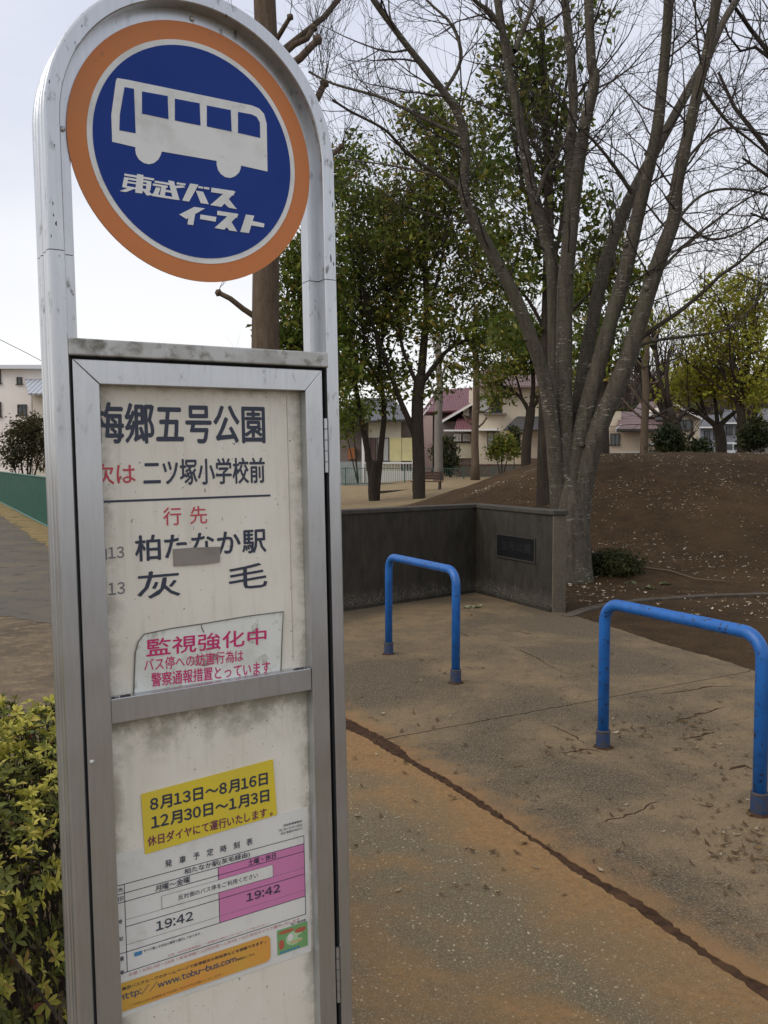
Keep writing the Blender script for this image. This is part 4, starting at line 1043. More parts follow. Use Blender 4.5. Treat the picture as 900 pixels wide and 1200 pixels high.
# --- evergreen trees of the park
def evergreen(px, Y, forks, crown, nleaf, lsize, mleaf, mbark, label, seed, r0, name='evergreen_tree', cat='tree', group='evergreen trees in the park', clumps=260, lspread=.34):
    root = base_at(px, Y, name, label, cat, group); o = root.location.copy(); rr = random.Random(seed); mb = MB()
    for (pl, w0, w1) in forks:
        P = []; n = len(pl)
        for i, q in enumerate(pl): P.append(at(q[0], q[1], Y + (q[2] if len(q) > 2 else 0)) - o)
        if pl[0][1] > 540: P[0].z = -.25
        Q = []
        for i in range(n-1):
            p0, p1, p2, p3 = P[max(i-1,0)], P[i], P[i+1], P[min(i+2, n-1)]
            for j in range(3):
                u = j/3; Q.append(.5*((2*p1) + (p2-p0)*u + (2*p0-5*p1+4*p2-p3)*u*u + (3*p1-p0-3*p2+p3)*u**3))
        Q.append(P[-1]); k = len(Q)
        R_ = [(w0 + (w1-w0)*i/(k-1))*(1.35 if (i == 0 and pl[0][1] > 540) else 1) for i in range(k)]
        mb.tube(Q, R_, 10, cap=True)
        # side branches in the upper part
        for c in range(0 if (pl[0][1] > 560 and len(pl) < 6) or w1 > .15 else int(3 + k*.45)):
            t = rr.uniform(.45 if pl[0][1] < 560 else .62, .98); i = min(k-2, int(t*k)); dl = (Q[i+1]-Q[i]).normalized(); ax = rot_about(dl.orthogonal(), dl, rr.uniform(0, 6.283))
            nd = rot_about(dl, ax, math.radians(rr.uniform(30, 65)))
            grow(mb, [], rr, Q[i], nd, rr.uniform(.06, .12)*Y*.9, R_[i]*.42, 2, 4, .10, .15, (2, 4), (6, 6, 5, 4, 3), .4, (25, 50), None, .3, .66)
    mb.build('trunk', mbark, root, smooth=True, fix=False)
    bl = []
    for (x, y, rx, ry, dy) in crown:
        c = at(x, y, Y + dy) - o; k = (Y+dy)/FPX; bl.append((c, (rx*k, (rx+ry)*.5*k, ry*k)))
    cl = blobs(bl, rr, clumps)
    V, F = leaves_at(cl, nleaf, lsize, lspread, seed, .2)
    fastmesh('crown', V, F, mleaf, root)
    return root
G = 'evergreen trees in the park'
evergreen(440, 35, [([(439,600),(437,575),(438,552),(440,540)], .20, .19), ([(440,545),(430,525),(424,495),(418,460),(412,420),(405,380),(400,330,1)], .14, .05), ([(440,545),(447,520),(450,490),(448,455),(445,420),(452,370),(455,300,-1)], .13, .05), ([(421,487),(408,478),(395,470)], .06, .03), ([(447,450),(430,420),(425,380),(420,300)], .07, .03)],
  [(408,182,22,22,0),(412,200,26,34,0),(425,260,38,40,.5),(402,505,16,10,0),(450,470,16,14,.4),(405,310,36,40,-.5),(440,340,45,45,1),(400,380,30,40,0),(420,420,40,32,0),(455,430,30,30,.5),(398,450,18,26,-.5),(440,260,40,40,1.5),(415,480,20,14,0)], 16500, .185, ever1, bark_dark, 'evergreen tree with a low forked V shaped trunk just right of the sign', 51, .2, clumps=420)
evergreen(491, 34, [([(491,602),(491,560),(490,520),(489,490),(490,460),(494,440)], .25, .22), ([(488,515),(478,490),(466,462),(455,430),(440,390),(425,340)], .13, .05), ([(493,445),(497,400),(500,360),(498,300),(500,230),(505,160)], .17, .06), ([(494,450),(508,430),(525,410),(545,400),(570,395)], .11, .04), ([(491,455),(480,430),(470,400),(465,340),(460,280)], .09, .04), ([(499,370),(512,330),(522,280),(530,220)], .08, .03)],
  [(520,125,30,22,0),(490,135,26,20,0),(550,150,34,30,.5),(500,150,32,30,0),(530,175,40,38,.5),(480,210,38,40,-.5),(520,235,50,44,1),(560,220,34,50,.5),(470,290,45,42,0),(520,310,55,45,.5),(570,310,38,46,0),(490,370,44,34,0),(545,380,50,32,.5),(460,370,30,28,.5),(580,395,36,26,0),(525,425,36,18,0),(505,455,22,12,.4),(560,430,24,14,.5),(465,450,24,16,.3),(590,360,26,40,1)], 25000, .185, ever2, bark_dark, 'tall dark evergreen tree with a thick forking trunk in front of the wooden bench', 52, .25, clumps=560)
evergreen(352, 32, [([(352,610),(352,480),(353,400),(352,330),(356,260)], .2, .09)],
  [(345,320,26,30,0),(352,370,30,34,0),(370,310,28,34,0),(345,420,30,30,.4),(385,360,26,34,.5),(330,400,22,16,0),(372,250,24,24,0),(385,215,20,24,0),(390,430,24,36,0)], 11000, .20, ever1, bark_dark, 'evergreen tree standing directly behind the bus stop sign', 53, .2, clumps=260)
evergreen(638, 15.2, [([(638,615),(638,560),(639,500),(640,430),(642,350),(643,280),(643,220),(640,150),(637,80),(634,20)], .15, .045), ([(642,330),(655,280),(662,220),(668,170)], .045, .018), ([(641,300),(625,255),(610,205),(600,150)], .05, .018), ([(643,210),(655,165),(662,110),(672,50)], .04, .015), ([(640,390),(618,350),(590,320)], .04, .015), ([(640,400),(665,370),(690,345),(715,330)], .04, .015)],
  [(615,60,38,26,0),(625,105,40,30,0),(645,75,26,24,.2),(600,130,30,34,.3),(640,150,40,26,-.2),(615,180,34,28,.2),(600,230,26,26,0),(650,220,34,30,.3),(590,280,28,34,0),(630,300,34,24,.4),(700,20,20,14,.4),(690,240,26,24,.4),(700,290,26,26,.5),(612,330,30,26,0),(690,345,24,22,.3),(600,390,34,28,.5),(650,390,30,22,.4),(705,385,26,16,.5),(575,80,14,20,.2),(570,200,16,30,.5)], 7600, .118, ever3, bark_dark, 'slender evergreen tree with glossy leaves rising right behind the big leafless tree', 54, .15, clumps=330, lspread=.17)
evergreen(618, 50, [([(616,565),(617,520),(621,490),(622,478)], .30, .26), ([(621,485),(612,468),(596,455),(580,450)], .14, .05), ([(622,485),(625,450),(622,415),(618,380)], .16, .06), ([(622,482),(632,465),(640,450),(652,440)], .13, .05), ([(612,468),(606,445),(598,425)], .08, .04)],
  [(585,465,20,8,0),(640,455,18,14,0),(660,440,18,20,0),(600,425,26,16,0),(575,440,20,12,0),(625,400,28,24,0),(650,425,24,18,0),(600,390,28,20,0)], 8500, .23, ever2, bark_dark, 'spreading dark evergreen tree in front of the big cream house', 55, .3, clumps=130)
# green spreading trees at the right beyond the mound
evergreen(845, 38, [([(845,545),(845,520),(842,503),(840,497)], .25, .21), ([(840,500),(828,490),(815,482),(805,478)], .13, .06), ([(842,500),(855,488),(866,480)], .13, .06), ([(841,500),(838,470),(832,430)], .10, .05), ([(828,490),(820,465),(815,440)], .1, .05)],
  [(820,440,30,18,0),(800,450,22,14,0),(850,455,34,18,.5),(835,420,26,16,0),(808,462,18,14,0),(790,462,14,8,0)], 4800, .19, bright, bark_dark, 'spreading tree with yellow green leaves and a stout low trunk beyond the mound', 56, .38, group='yellow green trees beyond the mound', clumps=170)
evergreen(870, 36, [([(869,545),(869,500),(868,480),(866,460)], .19, .15), ([(868,478),(860,440),(856,400),(850,360)], .13, .05), ([(867,470),(875,430),(880,390),(890,340)], .13, .05), ([(867,475),(850,445),(842,420)], .09, .04), ([(868,470),(885,445),(900,420)], .1, .05)],
  [(850,350,34,18,0),(880,335,24,16,0),(820,375,26,18,0),(860,385,36,22,.5),(895,370,26,26,0),(830,405,30,18,0),(880,420,30,24,0),(905,440,22,34,0),(870,450,30,14,0),(790,375,16,12,0),(888,470,20,16,0),(845,330,20,10,0)], 7600, .18, bright, bark_dark, 'taller yellow green tree at the right edge of the photo beyond the mound', 57, .24, group='yellow green trees beyond the mound', clumps=270)
# pale and pruned trunks before the houses
pruned_tree(514, 58, 9.5, .30, 'pale grey smooth trunk between the park trees, in front of the red roofed house', [([(512,470,0),(505,452,0),(500,440,0)], .09, 3, 1.6), ([(513,455,0),(520,435,0),(524,424,0)], .09, 3, 1.6), ([(514,430,0),(508,400,0),(505,380,0)], .1, 5, 1.8)], bark_pale, 61, 'pale_trunk_tree')
pruned_tree(557, 56, 11, .26, 'brown straight pruned trunk with short upturned stubs in front of the cream house', [([(558,503,0),(566,496,0),(570,490,0)], .07, 0, 1), ([(558,480,0),(566,483,-.1),(573,479,-.1)], .06, 0, 1), ([(556,500,0),(548,494,0),(543,487,0)], .07, 0, 1), ([(556,486,0),(562,478,0),(565,476,0)], .05, 0, 1), ([(557,420,0),(565,400,0),(572,385,0)], .1, 5, 2), ([(557,410,0),(548,395,0),(543,380,0)], .1, 5, 2)], bark_brown, 62)
pruned_tree(754, 34, 7.2, .17, 'straight thin pruned tree with drooping cut branches in front of the beige house', [([(755,476,0),(745,462,0),(738,452,0)], .05, 0, 1), ([(752,490,0),(738,478,0),(730,468,0)], .05, 1, .8), ([(755,470,0),(772,485,-.1),(782,490,-.1)], .05, 0, 1), ([(755,450,0),(770,448,0),(780,440,0)], .05, 3, 1.1), ([(754,430,0),(742,418,0),(738,405,0)], .05, 4, 1.3), ([(754,415,0),(766,398,0),(772,388,0)], .05, 4, 1.3), ([(754,400,0),(752,380,0),(750,365,0)], .06, 6, 1.3)], bark_brown, 63)
# gnarled bare tree
root = base_at(796, 33, 'bare_tree', 'gnarled dark bare tree with a knobbed trunk leaning left in front of the beige house'); o = root.location.copy(); mb, tw = MB(), MB(); rr = random.Random(64)
for pl, w0, w1 in [([(798,545),(797,520),(793,500),(788,488),(783,478)], .20, .13), ([(785,482),(782,462),(781,440),(784,410)], .11, .05), ([(783,478),(776,455),(770,430),(768,410)], .08, .04), ([(792,497),(800,485),(808,478)], .10, .05), ([(783,480),(772,486),(765,482),(755,470)], .07, .03), ([(806,515),(813,508),(810,502)], .06, .035), ([(795,518),(806,513),(812,505)], .06, .035)]:
    P = [at(x, y, 33) - o for x, y in pl]; 
    if pl[0][1] > 540: P[0].z = -.2
    n = len(P); R_ = [w0 + (w1-w0)*i/(n-1) for i in range(n)]; mb.tube(P, R_, 9)
    for c in range(4):
        i = rr.randint(1, n-1); grow(tw, [], rr, P[i], Vector((rr.gauss(0, .5), rr.gauss(0, .5), 1)), rr.uniform(.6, 1.3), .018, 3, 4, .06, .2, (2, 3), (5, 5, 4, 3, 3), .4, (25, 60), None, .3, .7)
mb.build('trunk', bark_dark, root, smooth=True, fix=False); tw.build('crown', twig_m, root, smooth=True, fix=False)
# bare tree reaching in from beyond the right edge
rr = random.Random(65); root = tree_root('bare_tree', (10.2, 15, gz(10.2, 15) - .1), 'leafless tree whose fine branches reach into the upper right corner of the photo'); o = root.location.copy(); mb, tw = MB(), MB()
mb.tube([(0,0,0),(-.1,0,2.2),(-.25,.1,4)], [.26,.2,.17], 12)
for pl, w in [([(1010,380),(960,330),(905,285)], .06), ([(1010,330),(950,230),(900,175),(860,125),(842,85)], .07), ([(1005,300),(960,180),(915,80),(880,35),(855,0)], .075), ([(1000,260),(960,120),(920,40),(890,-30)], .08), ([(1010,280),(985,150),(960,30)], .08), ([(1010,320),(960,250),(905,210),(870,185)], .06), ([(905,70),(885,55),(868,60),(852,40)], .04), ([(1000,350),(950,300),(910,262),(880,250)], .05)]:
    P = [Vector((-.25,.1,4))] + [at(x, y, 15 + rr.uniform(-.8, .8)) - o for x, y in pl]; n = len(P)
    mb.tube(P, [w*(1-.68*i/(n-1)) for i in range(n)], 7, cap=False)
    for c in range(13):
        f = rr.uniform(1, n-1.01); i = int(f); p = P[i].lerp(P[i+1], f-i); dl = (P[i+1]-P[i]).normalized(); ax = rot_about(dl.orthogonal(), dl, rr.uniform(0, 6.283)); nd = rot_about(dl, ax, math.radians(rr.uniform(25, 65)))
        grow(tw, [], rr, p, nd, rr.uniform(.6, 1.5), .012, 2, 4, .03, .13, (2, 3), (5, 4, 4, 3, 3), .4, (25, 55), None, .25, .7)
mb.build('trunk', bark_dark, root, smooth=True, fix=False); tw.build('crown', twig_m, root, smooth=True, fix=False)
# bare trees standing between the zelkova and the houses: thin mesh of twigs against the sky
for (px, Y, H_, sd_, lab) in [(775, 44, 11, 72, 'tall bare tree with a fine crown above the beige house roof')]:
    root = base_at(px, Y, 'bare_tree', lab); rr = random.Random(sd_); mb, tw = MB(), MB()
    grow(mb, [], rr, Vector((0,0,-.2)), Vector((.02,0,1)), H_*.42, .26 if sd_ == 71 else .22, 0, 4, .12, .08, (4, 5), (10, 7, 5, 4, 3), .6, (18, 42), tw, .45, .66)
    mb.build('trunk', bark_dark, root, smooth=True, fix=False); tw.build('crown', twig_m, root, smooth=True, fix=False)
evergreen(706, 27, [([(705,545),(705,520),(704,480),(706,440)], .26, .2), ([(705,450),(715,410),(722,360),(728,310)], .13, .04), ([(705,460),(695,410),(690,350)], .11, .04), ([(706,470),(728,440),(742,410)], .08, .03)],
  [(700,330,28,34,0),(735,350,16,26,.3),(690,400,28,30,0),(722,300,16,26,0),(742,395,14,22,.2),(705,430,24,20,0),(676,340,20,30,.4),(745,330,10,18,0)], 5200, .17, ever2, bark_dark, 'dark trunked evergreen tree standing on the mound just behind the leafless tree', 58, .26, clumps=150, lspread=.26)
# far wood behind the houses
rr = random.Random(80); tw = MB(); RMIN = .06
for i in range(150):
    x = rr.uniform(26, 78); Y = rr.uniform(112, 130); H_ = rr.uniform(13, 18) * (.75 if x > 60 else 1)
    p = Vector((x, Y, 1.5)); grow(tw, [], rr, p, Vector((rr.gauss(0,.05), 0, 1)), H_*.42, .2, 1, 4, .12, .1, (4, 5), (5, 4, 3, 3, 3), .5, (15, 40), None, .3, .66)
RMIN = .004
o = tw.build('wood', mat('far_twigs', (.085,.066,.055), .9), None, smooth=False, fix=False); tag(o, 'far brownish wood of bare trees behind the houses', 'wood', kind='stuff')
cl = [Vector((rr.uniform(24, 34), rr.uniform(95, 104), rr.uniform(2, 7.5))) for _ in range(90)] + [Vector((rr.uniform(50, 76), rr.uniform(104, 112), rr.uniform(1.5, 7.5))) for _ in range(160)]
V, F = leaves_at(cl, 9000, .55, .8, 81); tag(fastmesh('wood_undergrowth', V, F, darkbush), 'dark green undergrowth at the foot of the far wood', 'undergrowth', kind='stuff')

# ---- shrubs
def shrub(px, Y, pieces, n, size, m, label, seed, name='shrub', stem=True, spread=.1, cat='shrub', z=None, group=None):
    root = base_at(px, Y, name, label, cat, group); o = root.location.copy(); rr = random.Random(seed)
    if z is not None: root.location.z = z; o = root.location.copy()
    bl = []
    for (x, y, rx, ry) in pieces:
        c = at(x, y, Y) - o; k = Y/FPX; bl.append((c, (rx*k, rx*k*.9, ry*k)))
    cl = blobs(bl, rr, max(60, n//22)); V, F = leaves_at(cl, n, size, spread, seed); fastmesh('foliage', V, F, m, root)
    if stem:
        mb = MB()
        for (c, r) in bl:
            mb.tube([(rr.gauss(0, .03), rr.gauss(0, .03), -.1), Vector(c)*.6, Vector(c)], [.02 + r[0]*.05, .02 + r[0]*.03, .01], 6)
            for q in range(10):
                d = Vector((rr.gauss(0,1), rr.gauss(0,1), rr.gauss(0,.8))).normalized(); mb.tube([Vector(c)*.7, Vector(c) + Vector((d.x*r[0], d.y*r[1], d.z*r[2]))*.9], [.01 + r[0]*.015, .004], 4)
        mb.build('stem', bark_dark, root, fix=False)
    return root
shrub(718, 11.6, [(698,664,17,16),(720,663,26,17),(740,660,15,13),(712,656,18,11)], 9000, .032, darkbush, 'low rounded dark shrub on the bare soil at the foot of the big leafless tree', 91, spread=.05)
shrub(588, 57, [(588,520,12,12),(580,530,9,9),(597,529,9,9)], 1500, .22, ever2, 'young round olive shrub on a thin stem before the road', 92, spread=.22)
shrub(603, 64, [(602,520,8,14),(602,508,6,9)], 1600, .2, darkbush, 'dense dark clipped shrub against the cream house wall', 93, spread=.18)
shrub(528, 67, [(523,519,9,7),(534,534,8,10),(520,541,9,10),(512,530,9,9),(528,548,9,8)], 2400, .2, darkbush, 'cloud pruned dark garden pine behind the green park fence', 94, spread=.2)
shrub(782, 31, [(784,514,12,16),(775,520,8,12),(794,520,9,11)], 2600, .13, darkbush, 'dark rounded shrub behind the gnarled bare tree', 95, spread=.14)
shrub(820, 33, [(820,524,11,8),(812,527,7,6),(829,528,6,5)], 1300, .12, darkbush, 'low dark shrub between the gnarled tree and the parked van', 96, spread=.13)
shrub(884, 34, [(884,508,13,18),(876,516,8,12),(893,515,8,12)], 2800, .13, darkbush, 'tall dark rounded shrub at the right edge beside the van', 97, spread=.14)
shrub(420, 62, [(412,480,18,14),(402,492,12,10)], 1600, .25, ever1, 'dark garden tree overhanging the tiled roof house', 98, spread=.3, name='garden_tree', cat='tree')
shrub(30, 33, [(22,520,16,24),(40,512,16,24),(12,535,12,16),(48,530,14,20),(34,498,14,12)], 5200, .12, leafmat('brown_green_leaf', [(0,(.03,.03,.015)),(.5,(.055,.055,.026)),(1,(.10,.085,.05))], .2), 'bushy brown green shrub growing above the green fence', 99, spread=.2)
# small plants
def tuft(px, py, n, s, m, label, seed, z=0.0, name='weed'):
    p = gp(px, py); p.z = z if z else ground_z(p.x, p.y); root = empty(name, p, None, label, 'plant'); rr = random.Random(seed); V = []; F = []
    for i in range(n):
        a = rr.uniform(0, 6.283); l = s*rr.uniform(.6, 1.2); wv = l*.22; d = Vector((math.cos(a), math.sin(a), rr.uniform(.15, .9))).normalized(); sd_ = Vector((-math.sin(a), math.cos(a), 0))
        o_ = Vector((rr.gauss(0, s*.45), rr.gauss(0, s*.45), 0)); b = len(V); V += [o_, o_ + d*l*.5 - sd_*wv, o_ + d*l + Vector((0,0,-l*.15)), o_ + d*l*.5 + sd_*wv]; F.append((b, b+1, b+2, b+3))
    fastmesh('leaf', V, F, m, root); return root
weed = leafmat('weed_leaf', [(0, (.06,.075,.03)), (.5, (.10,.12,.05)), (1, (.19,.19,.11))], .2)
tuft(553, 713, 26, .085, leafmat('pale_weed_leaf', [(0, (.22,.22,.12)), (.6, (.42,.41,.28)), (1, (.12,.13,.06))], .2), 'pale leafy weed at the foot of the bend in the concrete wall', 101, TH)
for i, (px, py, lb) in enumerate([(738, 688, 'green weed on bare soil just before the low dark shrub'), (760, 692, 'small green weed right of the low dark shrub'), (780, 688, 'sparse green weed near the curved stone edging, rightmost of three')]):
    tuft(px, py, 30, .07, weed, lb, 110 + i)
# fallen stick in the bed
mb = MB(); P = [gp(px, py) for px, py in ((738,676),(760,677),(785,680),(815,684),(850,686))]
mb.tube([Vector((p.x, p.y, ground_z(p.x, p.y) + .02)) for p in P], [.006,.010,.010,.008,.005], 7); tag(mb.build('fallen_stick', mat('bleached_stick', (.12,.086,.052), .9)), 'long bleached stick lying on the soil right of the dark shrub', 'stick')

# ---- azalea hedge at the lower left: rosettes of small leaves on twiggy stems
hx0, hx1, hy0, hy1, hh_ = -2.6, -.62, 1.35, 3.1, .80
root = empty('azalea_hedge', ((hx0+hx1)/2, (hy0+hy1)/2, 0), None, 'clipped yellow green azalea hedge at the lower left behind the bus stop sign', 'hedge'); o = root.location.copy(); rr = random.Random(120)
V = []; F = []; MI = []; st = MB()
def hedge_top(x, y):
    ex = min((x-hx0)/.25, (hx1-x)/.22, (y-hy0)/.25, (hy1-y)/.35, 1); ex = max(ex, 0)
    return hh_*(.45 + .55*math.sqrt(max(0, 1-(1-ex)**2))) + .06*mnoise.noise(Vector((x*3, y*3, 0))) + .03*mnoise.noise(Vector((x*9, y*9, 2)))
def rosette(p, nrm, n, s, mi, rr):
    u = nrm.orthogonal().normalized(); v = nrm.cross(u); a0 = rr.uniform(0, 6.283)
    for i in range(n):
        a = a0 + 6.283*i/n + rr.uniform(-.25, .25); l = s*rr.uniform(.65, 1.25); d = (u*math.cos(a) + v*math.sin(a) + nrm*rr.uniform(.15, .75)).normalized(); sd_ = d.cross(nrm).normalized()*l*.17
        up = sd_.cross(d).normalized()*l*.07; b = len(V); m1 = p + d*l*.3; m2 = p + d*l*.68
        tip = p + d*l - nrm*l*.08
        V.extend([p, m1 - sd_*.8 + up, m2 - sd_ + up, tip, m2 + sd_ + up, m1 + sd_*.8 + up, p + d*l*.5])
        F.extend([(b, b+1, b+2, b+6), (b+6, b+2, b+3, b+4), (b, b+6, b+4, b+5)]); MI.extend([mi]*3)
for i in range(9500):
    x = rr.uniform(hx0, hx1); y = rr.uniform(hy0, hy1); t = hedge_top(x, y); dep = abs(rr.gauss(0, .09)) if rr.random() < .6 else rr.uniform(0, .6)
    z = t - dep
    if z < .12: continue
    nrm = Vector((rr.gauss(0, .45), rr.gauss(0, .45), 1)).normalized()
    e_ = min((hx1-x), (y-hy0), (hy1-y))
    if e_ < .12: nrm = (nrm + Vector((1.2 if hx1-x < .12 else 0, -1.2 if y-hy0 < .12 else 0, -.3))).normalized()
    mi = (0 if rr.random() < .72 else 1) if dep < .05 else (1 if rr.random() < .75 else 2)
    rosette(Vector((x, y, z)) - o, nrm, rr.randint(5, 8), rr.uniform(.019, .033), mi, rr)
    if rr.random() < .35: st.tube([Vector((x + rr.gauss(0,.05), y + rr.gauss(0,.05), max(.0, z - rr.uniform(.12, .3)))) - o, Vector((x, y, z)) - o], [.0028, .0016], 4, cap=False)
for i in range(160):
    x = rr.uniform(hx0+.1, hx1-.1); y = rr.uniform(hy0+.1, hy1-.1); st.tube([Vector((x, y, -.02)) - o, Vector((x + rr.gauss(0,.08), y + rr.gauss(0,.08), .25)) - o, Vector((x + rr.gauss(0,.15), y + rr.gauss(0,.15), .5)) - o], [.009, .007, .004], 5, cap=False)
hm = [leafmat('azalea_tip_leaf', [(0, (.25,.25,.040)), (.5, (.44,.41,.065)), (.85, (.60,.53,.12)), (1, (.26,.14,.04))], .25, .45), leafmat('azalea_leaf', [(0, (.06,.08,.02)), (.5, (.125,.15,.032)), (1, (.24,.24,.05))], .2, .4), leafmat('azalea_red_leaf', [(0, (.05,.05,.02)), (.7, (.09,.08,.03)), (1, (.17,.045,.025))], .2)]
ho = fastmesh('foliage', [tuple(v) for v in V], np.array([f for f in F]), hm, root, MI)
st.build('stem', bark_dark, root, fix=False)
# ------------------------------------------------------------------ houses, fences, bench, van
def plane_pts(Y, *pp): return [at(x, y, Y) for x, y in pp]
cream = mat('cream_render', (.56,.475,.35), .85, 0, [(.6, (.46,.40,.31), .4, .65)])
cream2 = mat('pale_cream_render', (.60,.55,.42), .85, 0, [(.6, (.48,.44,.35), .45, .65)])
beige = mat('beige_render', (.52,.42,.31), .85, 0, [(.6, (.44,.36,.28), .4, .65)])
brownwall = mat('grey_brown_siding', (.17,.135,.115), .85, 0, [(1, (.13,.105,.09), .4, .65)])
def roof_mat(name, a, b_, wav):
    m, t, b, v = newmat(name); wv = N(t, 'ShaderNodeTexWave'); wv.bands_direction = 'X'; wv.inputs['Scale'].default_value = wav; wv.inputs['Distortion'].default_value = .4; t.links.new(v, wv.inputs['Vector'])
    wz = N(t, 'ShaderNodeTexWave'); wz.bands_direction = 'Z'; wz.inputs['Scale'].default_value = wav*.9; t.links.new(v, wz.inputs['Vector'])
    col = _mix(t, _noise(t, v, 1.2, 5), a, b_); t.links.new(_mix(t, _step(t, wv.outputs['Fac'], .0, .35), tuple(x*.6 for x in a), col), b.inputs['Base Color']); b.inputs['Roughness'].default_value = .6
    bump(t, b, _math(t, 'ADD', wv.outputs['Fac'], wz.outputs['Fac']), .7, .05); return m
rgrey = roof_mat('grey_tile_roof', (.085,.085,.09), (.15,.15,.155), 2.2); rred = roof_mat('dull_red_roof', (.13,.045,.055), (.19,.078,.088), 1.6); rbrown = roof_mat('brown_red_roof', (.12,.07,.065), (.19,.115,.105), 1.6); rdark = roof_mat('dark_slate_roof', (.05,.048,.05), (.085,.08,.08), 1.6)
white_t = mat('white_trim', (.72,.71,.68), .6); dark_t = mat('dark_frame', (.03,.026,.022), .6); shut = mat('pale_yellow_shutter', (.66,.58,.27), .6, 0, [(1.5, (.58,.52,.27), .4, .6)]); gl = glass_mat(); curtain = mat('net_curtain', (.40,.39,.36), .8)
def house(name, px, Y, label):
    p = at(px, 542, Y); p.z = ground_z(p.x, p.y); return empty(name, p, None, label, 'house')
def hb(root, x0, x1, yt, yb, Y, dep, m, name='wall', parent=None, bev=0, off=0):
    """a box from pixel columns x0..x1 and rows yt..yb on the plane Y - off, dep metres deep"""
    o = root.location; a = at(x0, yb, Y - off); b = at(x1, yt, Y - off); zb = a.z if yb < 552 else -.1 + (0 if o.z < .5 else o.z)
    mb = MB(); mb.box(a.x - o.x, b.x - o.x, Y - off - o.y, Y - off + dep - o.y, zb - o.z, b.z - o.z); ob = mb.build(name, m, parent or root, bevel=bev); return ob
def window(root, x0, x1, yt, yb, Y, pane=None, name='window', frame=None, mull=1, off=.0):
    o = root.location; a = at(x0, yb, Y); b = at(x1, yt, Y); f = MB(); w_ = .06; y0 = Y - .09 - off - o.y; y1 = Y - .003 - off - o.y
    X0, X1, Z0, Z1 = a.x-o.x, b.x-o.x, a.z-o.z, b.z-o.z
    f.box(X0, X1, y0, y1, Z1-w_, Z1); f.box(X0-.06, X1+.06, y0-.05, y1, Z0-w_, Z0); f.box(X0, X0+w_, y0, y1, Z0, Z1-w_); f.box(X1-w_, X1, y0, y1, Z0, Z1-w_)
    for i in range(mull):
        xm = X0 + (X1-X0)*(i+1)/(mull+1); f.box(xm-w_*.4, xm+w_*.4, y0+.01, y1, Z0, Z1-w_)
    fo = f.build(name, frame or dark_t, root); p = MB(); p.box(X0+w_, X1-w_, y1-.05, y1-.02, Z0, Z1-w_); p.build('pane', pane or gl, fo); return fo
def roofquad(root, pts, th, m, name='roof', parent=None):
    """pts: (px, py, Y) corners of a roof slope"""
    o = root.location; P = [at(x, y, Y) - Vector(o) for x, y, Y in pts]; n = (P[1]-P[0]).cross(P[2]-P[0]).normalized()
    if n.z > 0: n = -n
    mb = MB(); mb.prism(P, n*th); return mb.build(name, m, parent or root)
def board_(root, pts, m=None, th=.22, name='bargeboard', parent=None):
    o = root.location; P = [at(x, y, Y) - Vector(o) for x, y, Y in pts]; mb = MB()
    for a, b in zip(P[:-1], P[1:]):
        mb.prism([a, b, b - Vector((0,0,th)), a - Vector((0,0,th))], (0, .08, 0))
    return mb.build(name, m or white_t, parent or root)
# grey tiled bungalow
h = house('tiled_bungalow', 432, 70, 'low cream bungalow with grey tiled roof and pale yellow shutters behind the green fence')
hb(h, 432, 470, 490, 560, 70, 7, cream2); hb(h, 396, 432, 491, 560, 71.2, 6, brownwall)
r = roofquad(h, [(394,494,68.9),(484,491,68.9),(462,469,73.5),(412,469,73.5)], .18, rgrey)
roofquad(h, [(394,494,68.9),(412,469,73.5),(412,469.5,73.6),(396,492,78)], .18, rgrey); roofquad(h, [(484,491,68.9),(462,469,73.5),(462,469.5,73.6),(482,489,78)], .18, rgrey)
board_(h, [(394,494,68.85),(484,491,68.85)], dark_t, .18, 'gutter')
mb = MB(); a = at(412,468.5,73.5) - h.location; b = at(462,468.5,73.5) - h.location; mb.tube([a, b], .16, 8); mb.build('ridge', rgrey, r)
for x0, x1 in ((456.5,470.5),(471,485.5)):
    s_ = hb(h, x0, x1, 513, 540, 70, .06, shut, 'shutter', off=.09)
window(h, 428, 441, 513, 540, 70, mat('brown_door', (.11,.065,.05), .6), 'door', mull=1); window(h, 442, 456, 513, 540, 70, curtain, mull=1)
hb(h, 470, 483, 490, 560, 70.4, 6, brownwall); hb(h, 427, 488, 541.5, 543, 70, .4, white_t, 'veranda', off=.4)
hb(h, 408, 417, 525, 538, 71.2, .3, mat('orange_cloth', (.30,.11,.035), .8), 'blind', off=.35); hb(h, 424, 427, 500, 560, 70, .2, white_t, 'post', off=1.0)
# block wall before it
mb = MB(); a = at(396, 541, 66.9); b = at(424, 541, 66.9); mb.box(a.x, b.x, 66.9, 67.1, -.1, a.z); o = mb.build('block_wall', mat('grey_block', (.28,.30,.28), .9, 0, [(2, (.22,.24,.22), .4, .6)])); tag(o, 'pale grey block wall in front of the tiled bungalow porch', 'wall')
# railing of the bungalow
mb = MB(); a = at(428, 543, 67.3); b = at(486, 552, 67.3); x = a.x
while x < b.x: mb.box(x, x+.05, 67.3, 67.34, b.z, a.z-.05); x += .22
mb.box(a.x, b.x, 67.28, 67.36, a.z-.05, a.z); mb.box(a.x, b.x, 67.2, 67.5, -.1, b.z); tag(mb.build('garden_railing', mat('pale_railing', (.5,.5,.46), .6)), 'pale railing on a low wall under the yellow shutters', 'railing')
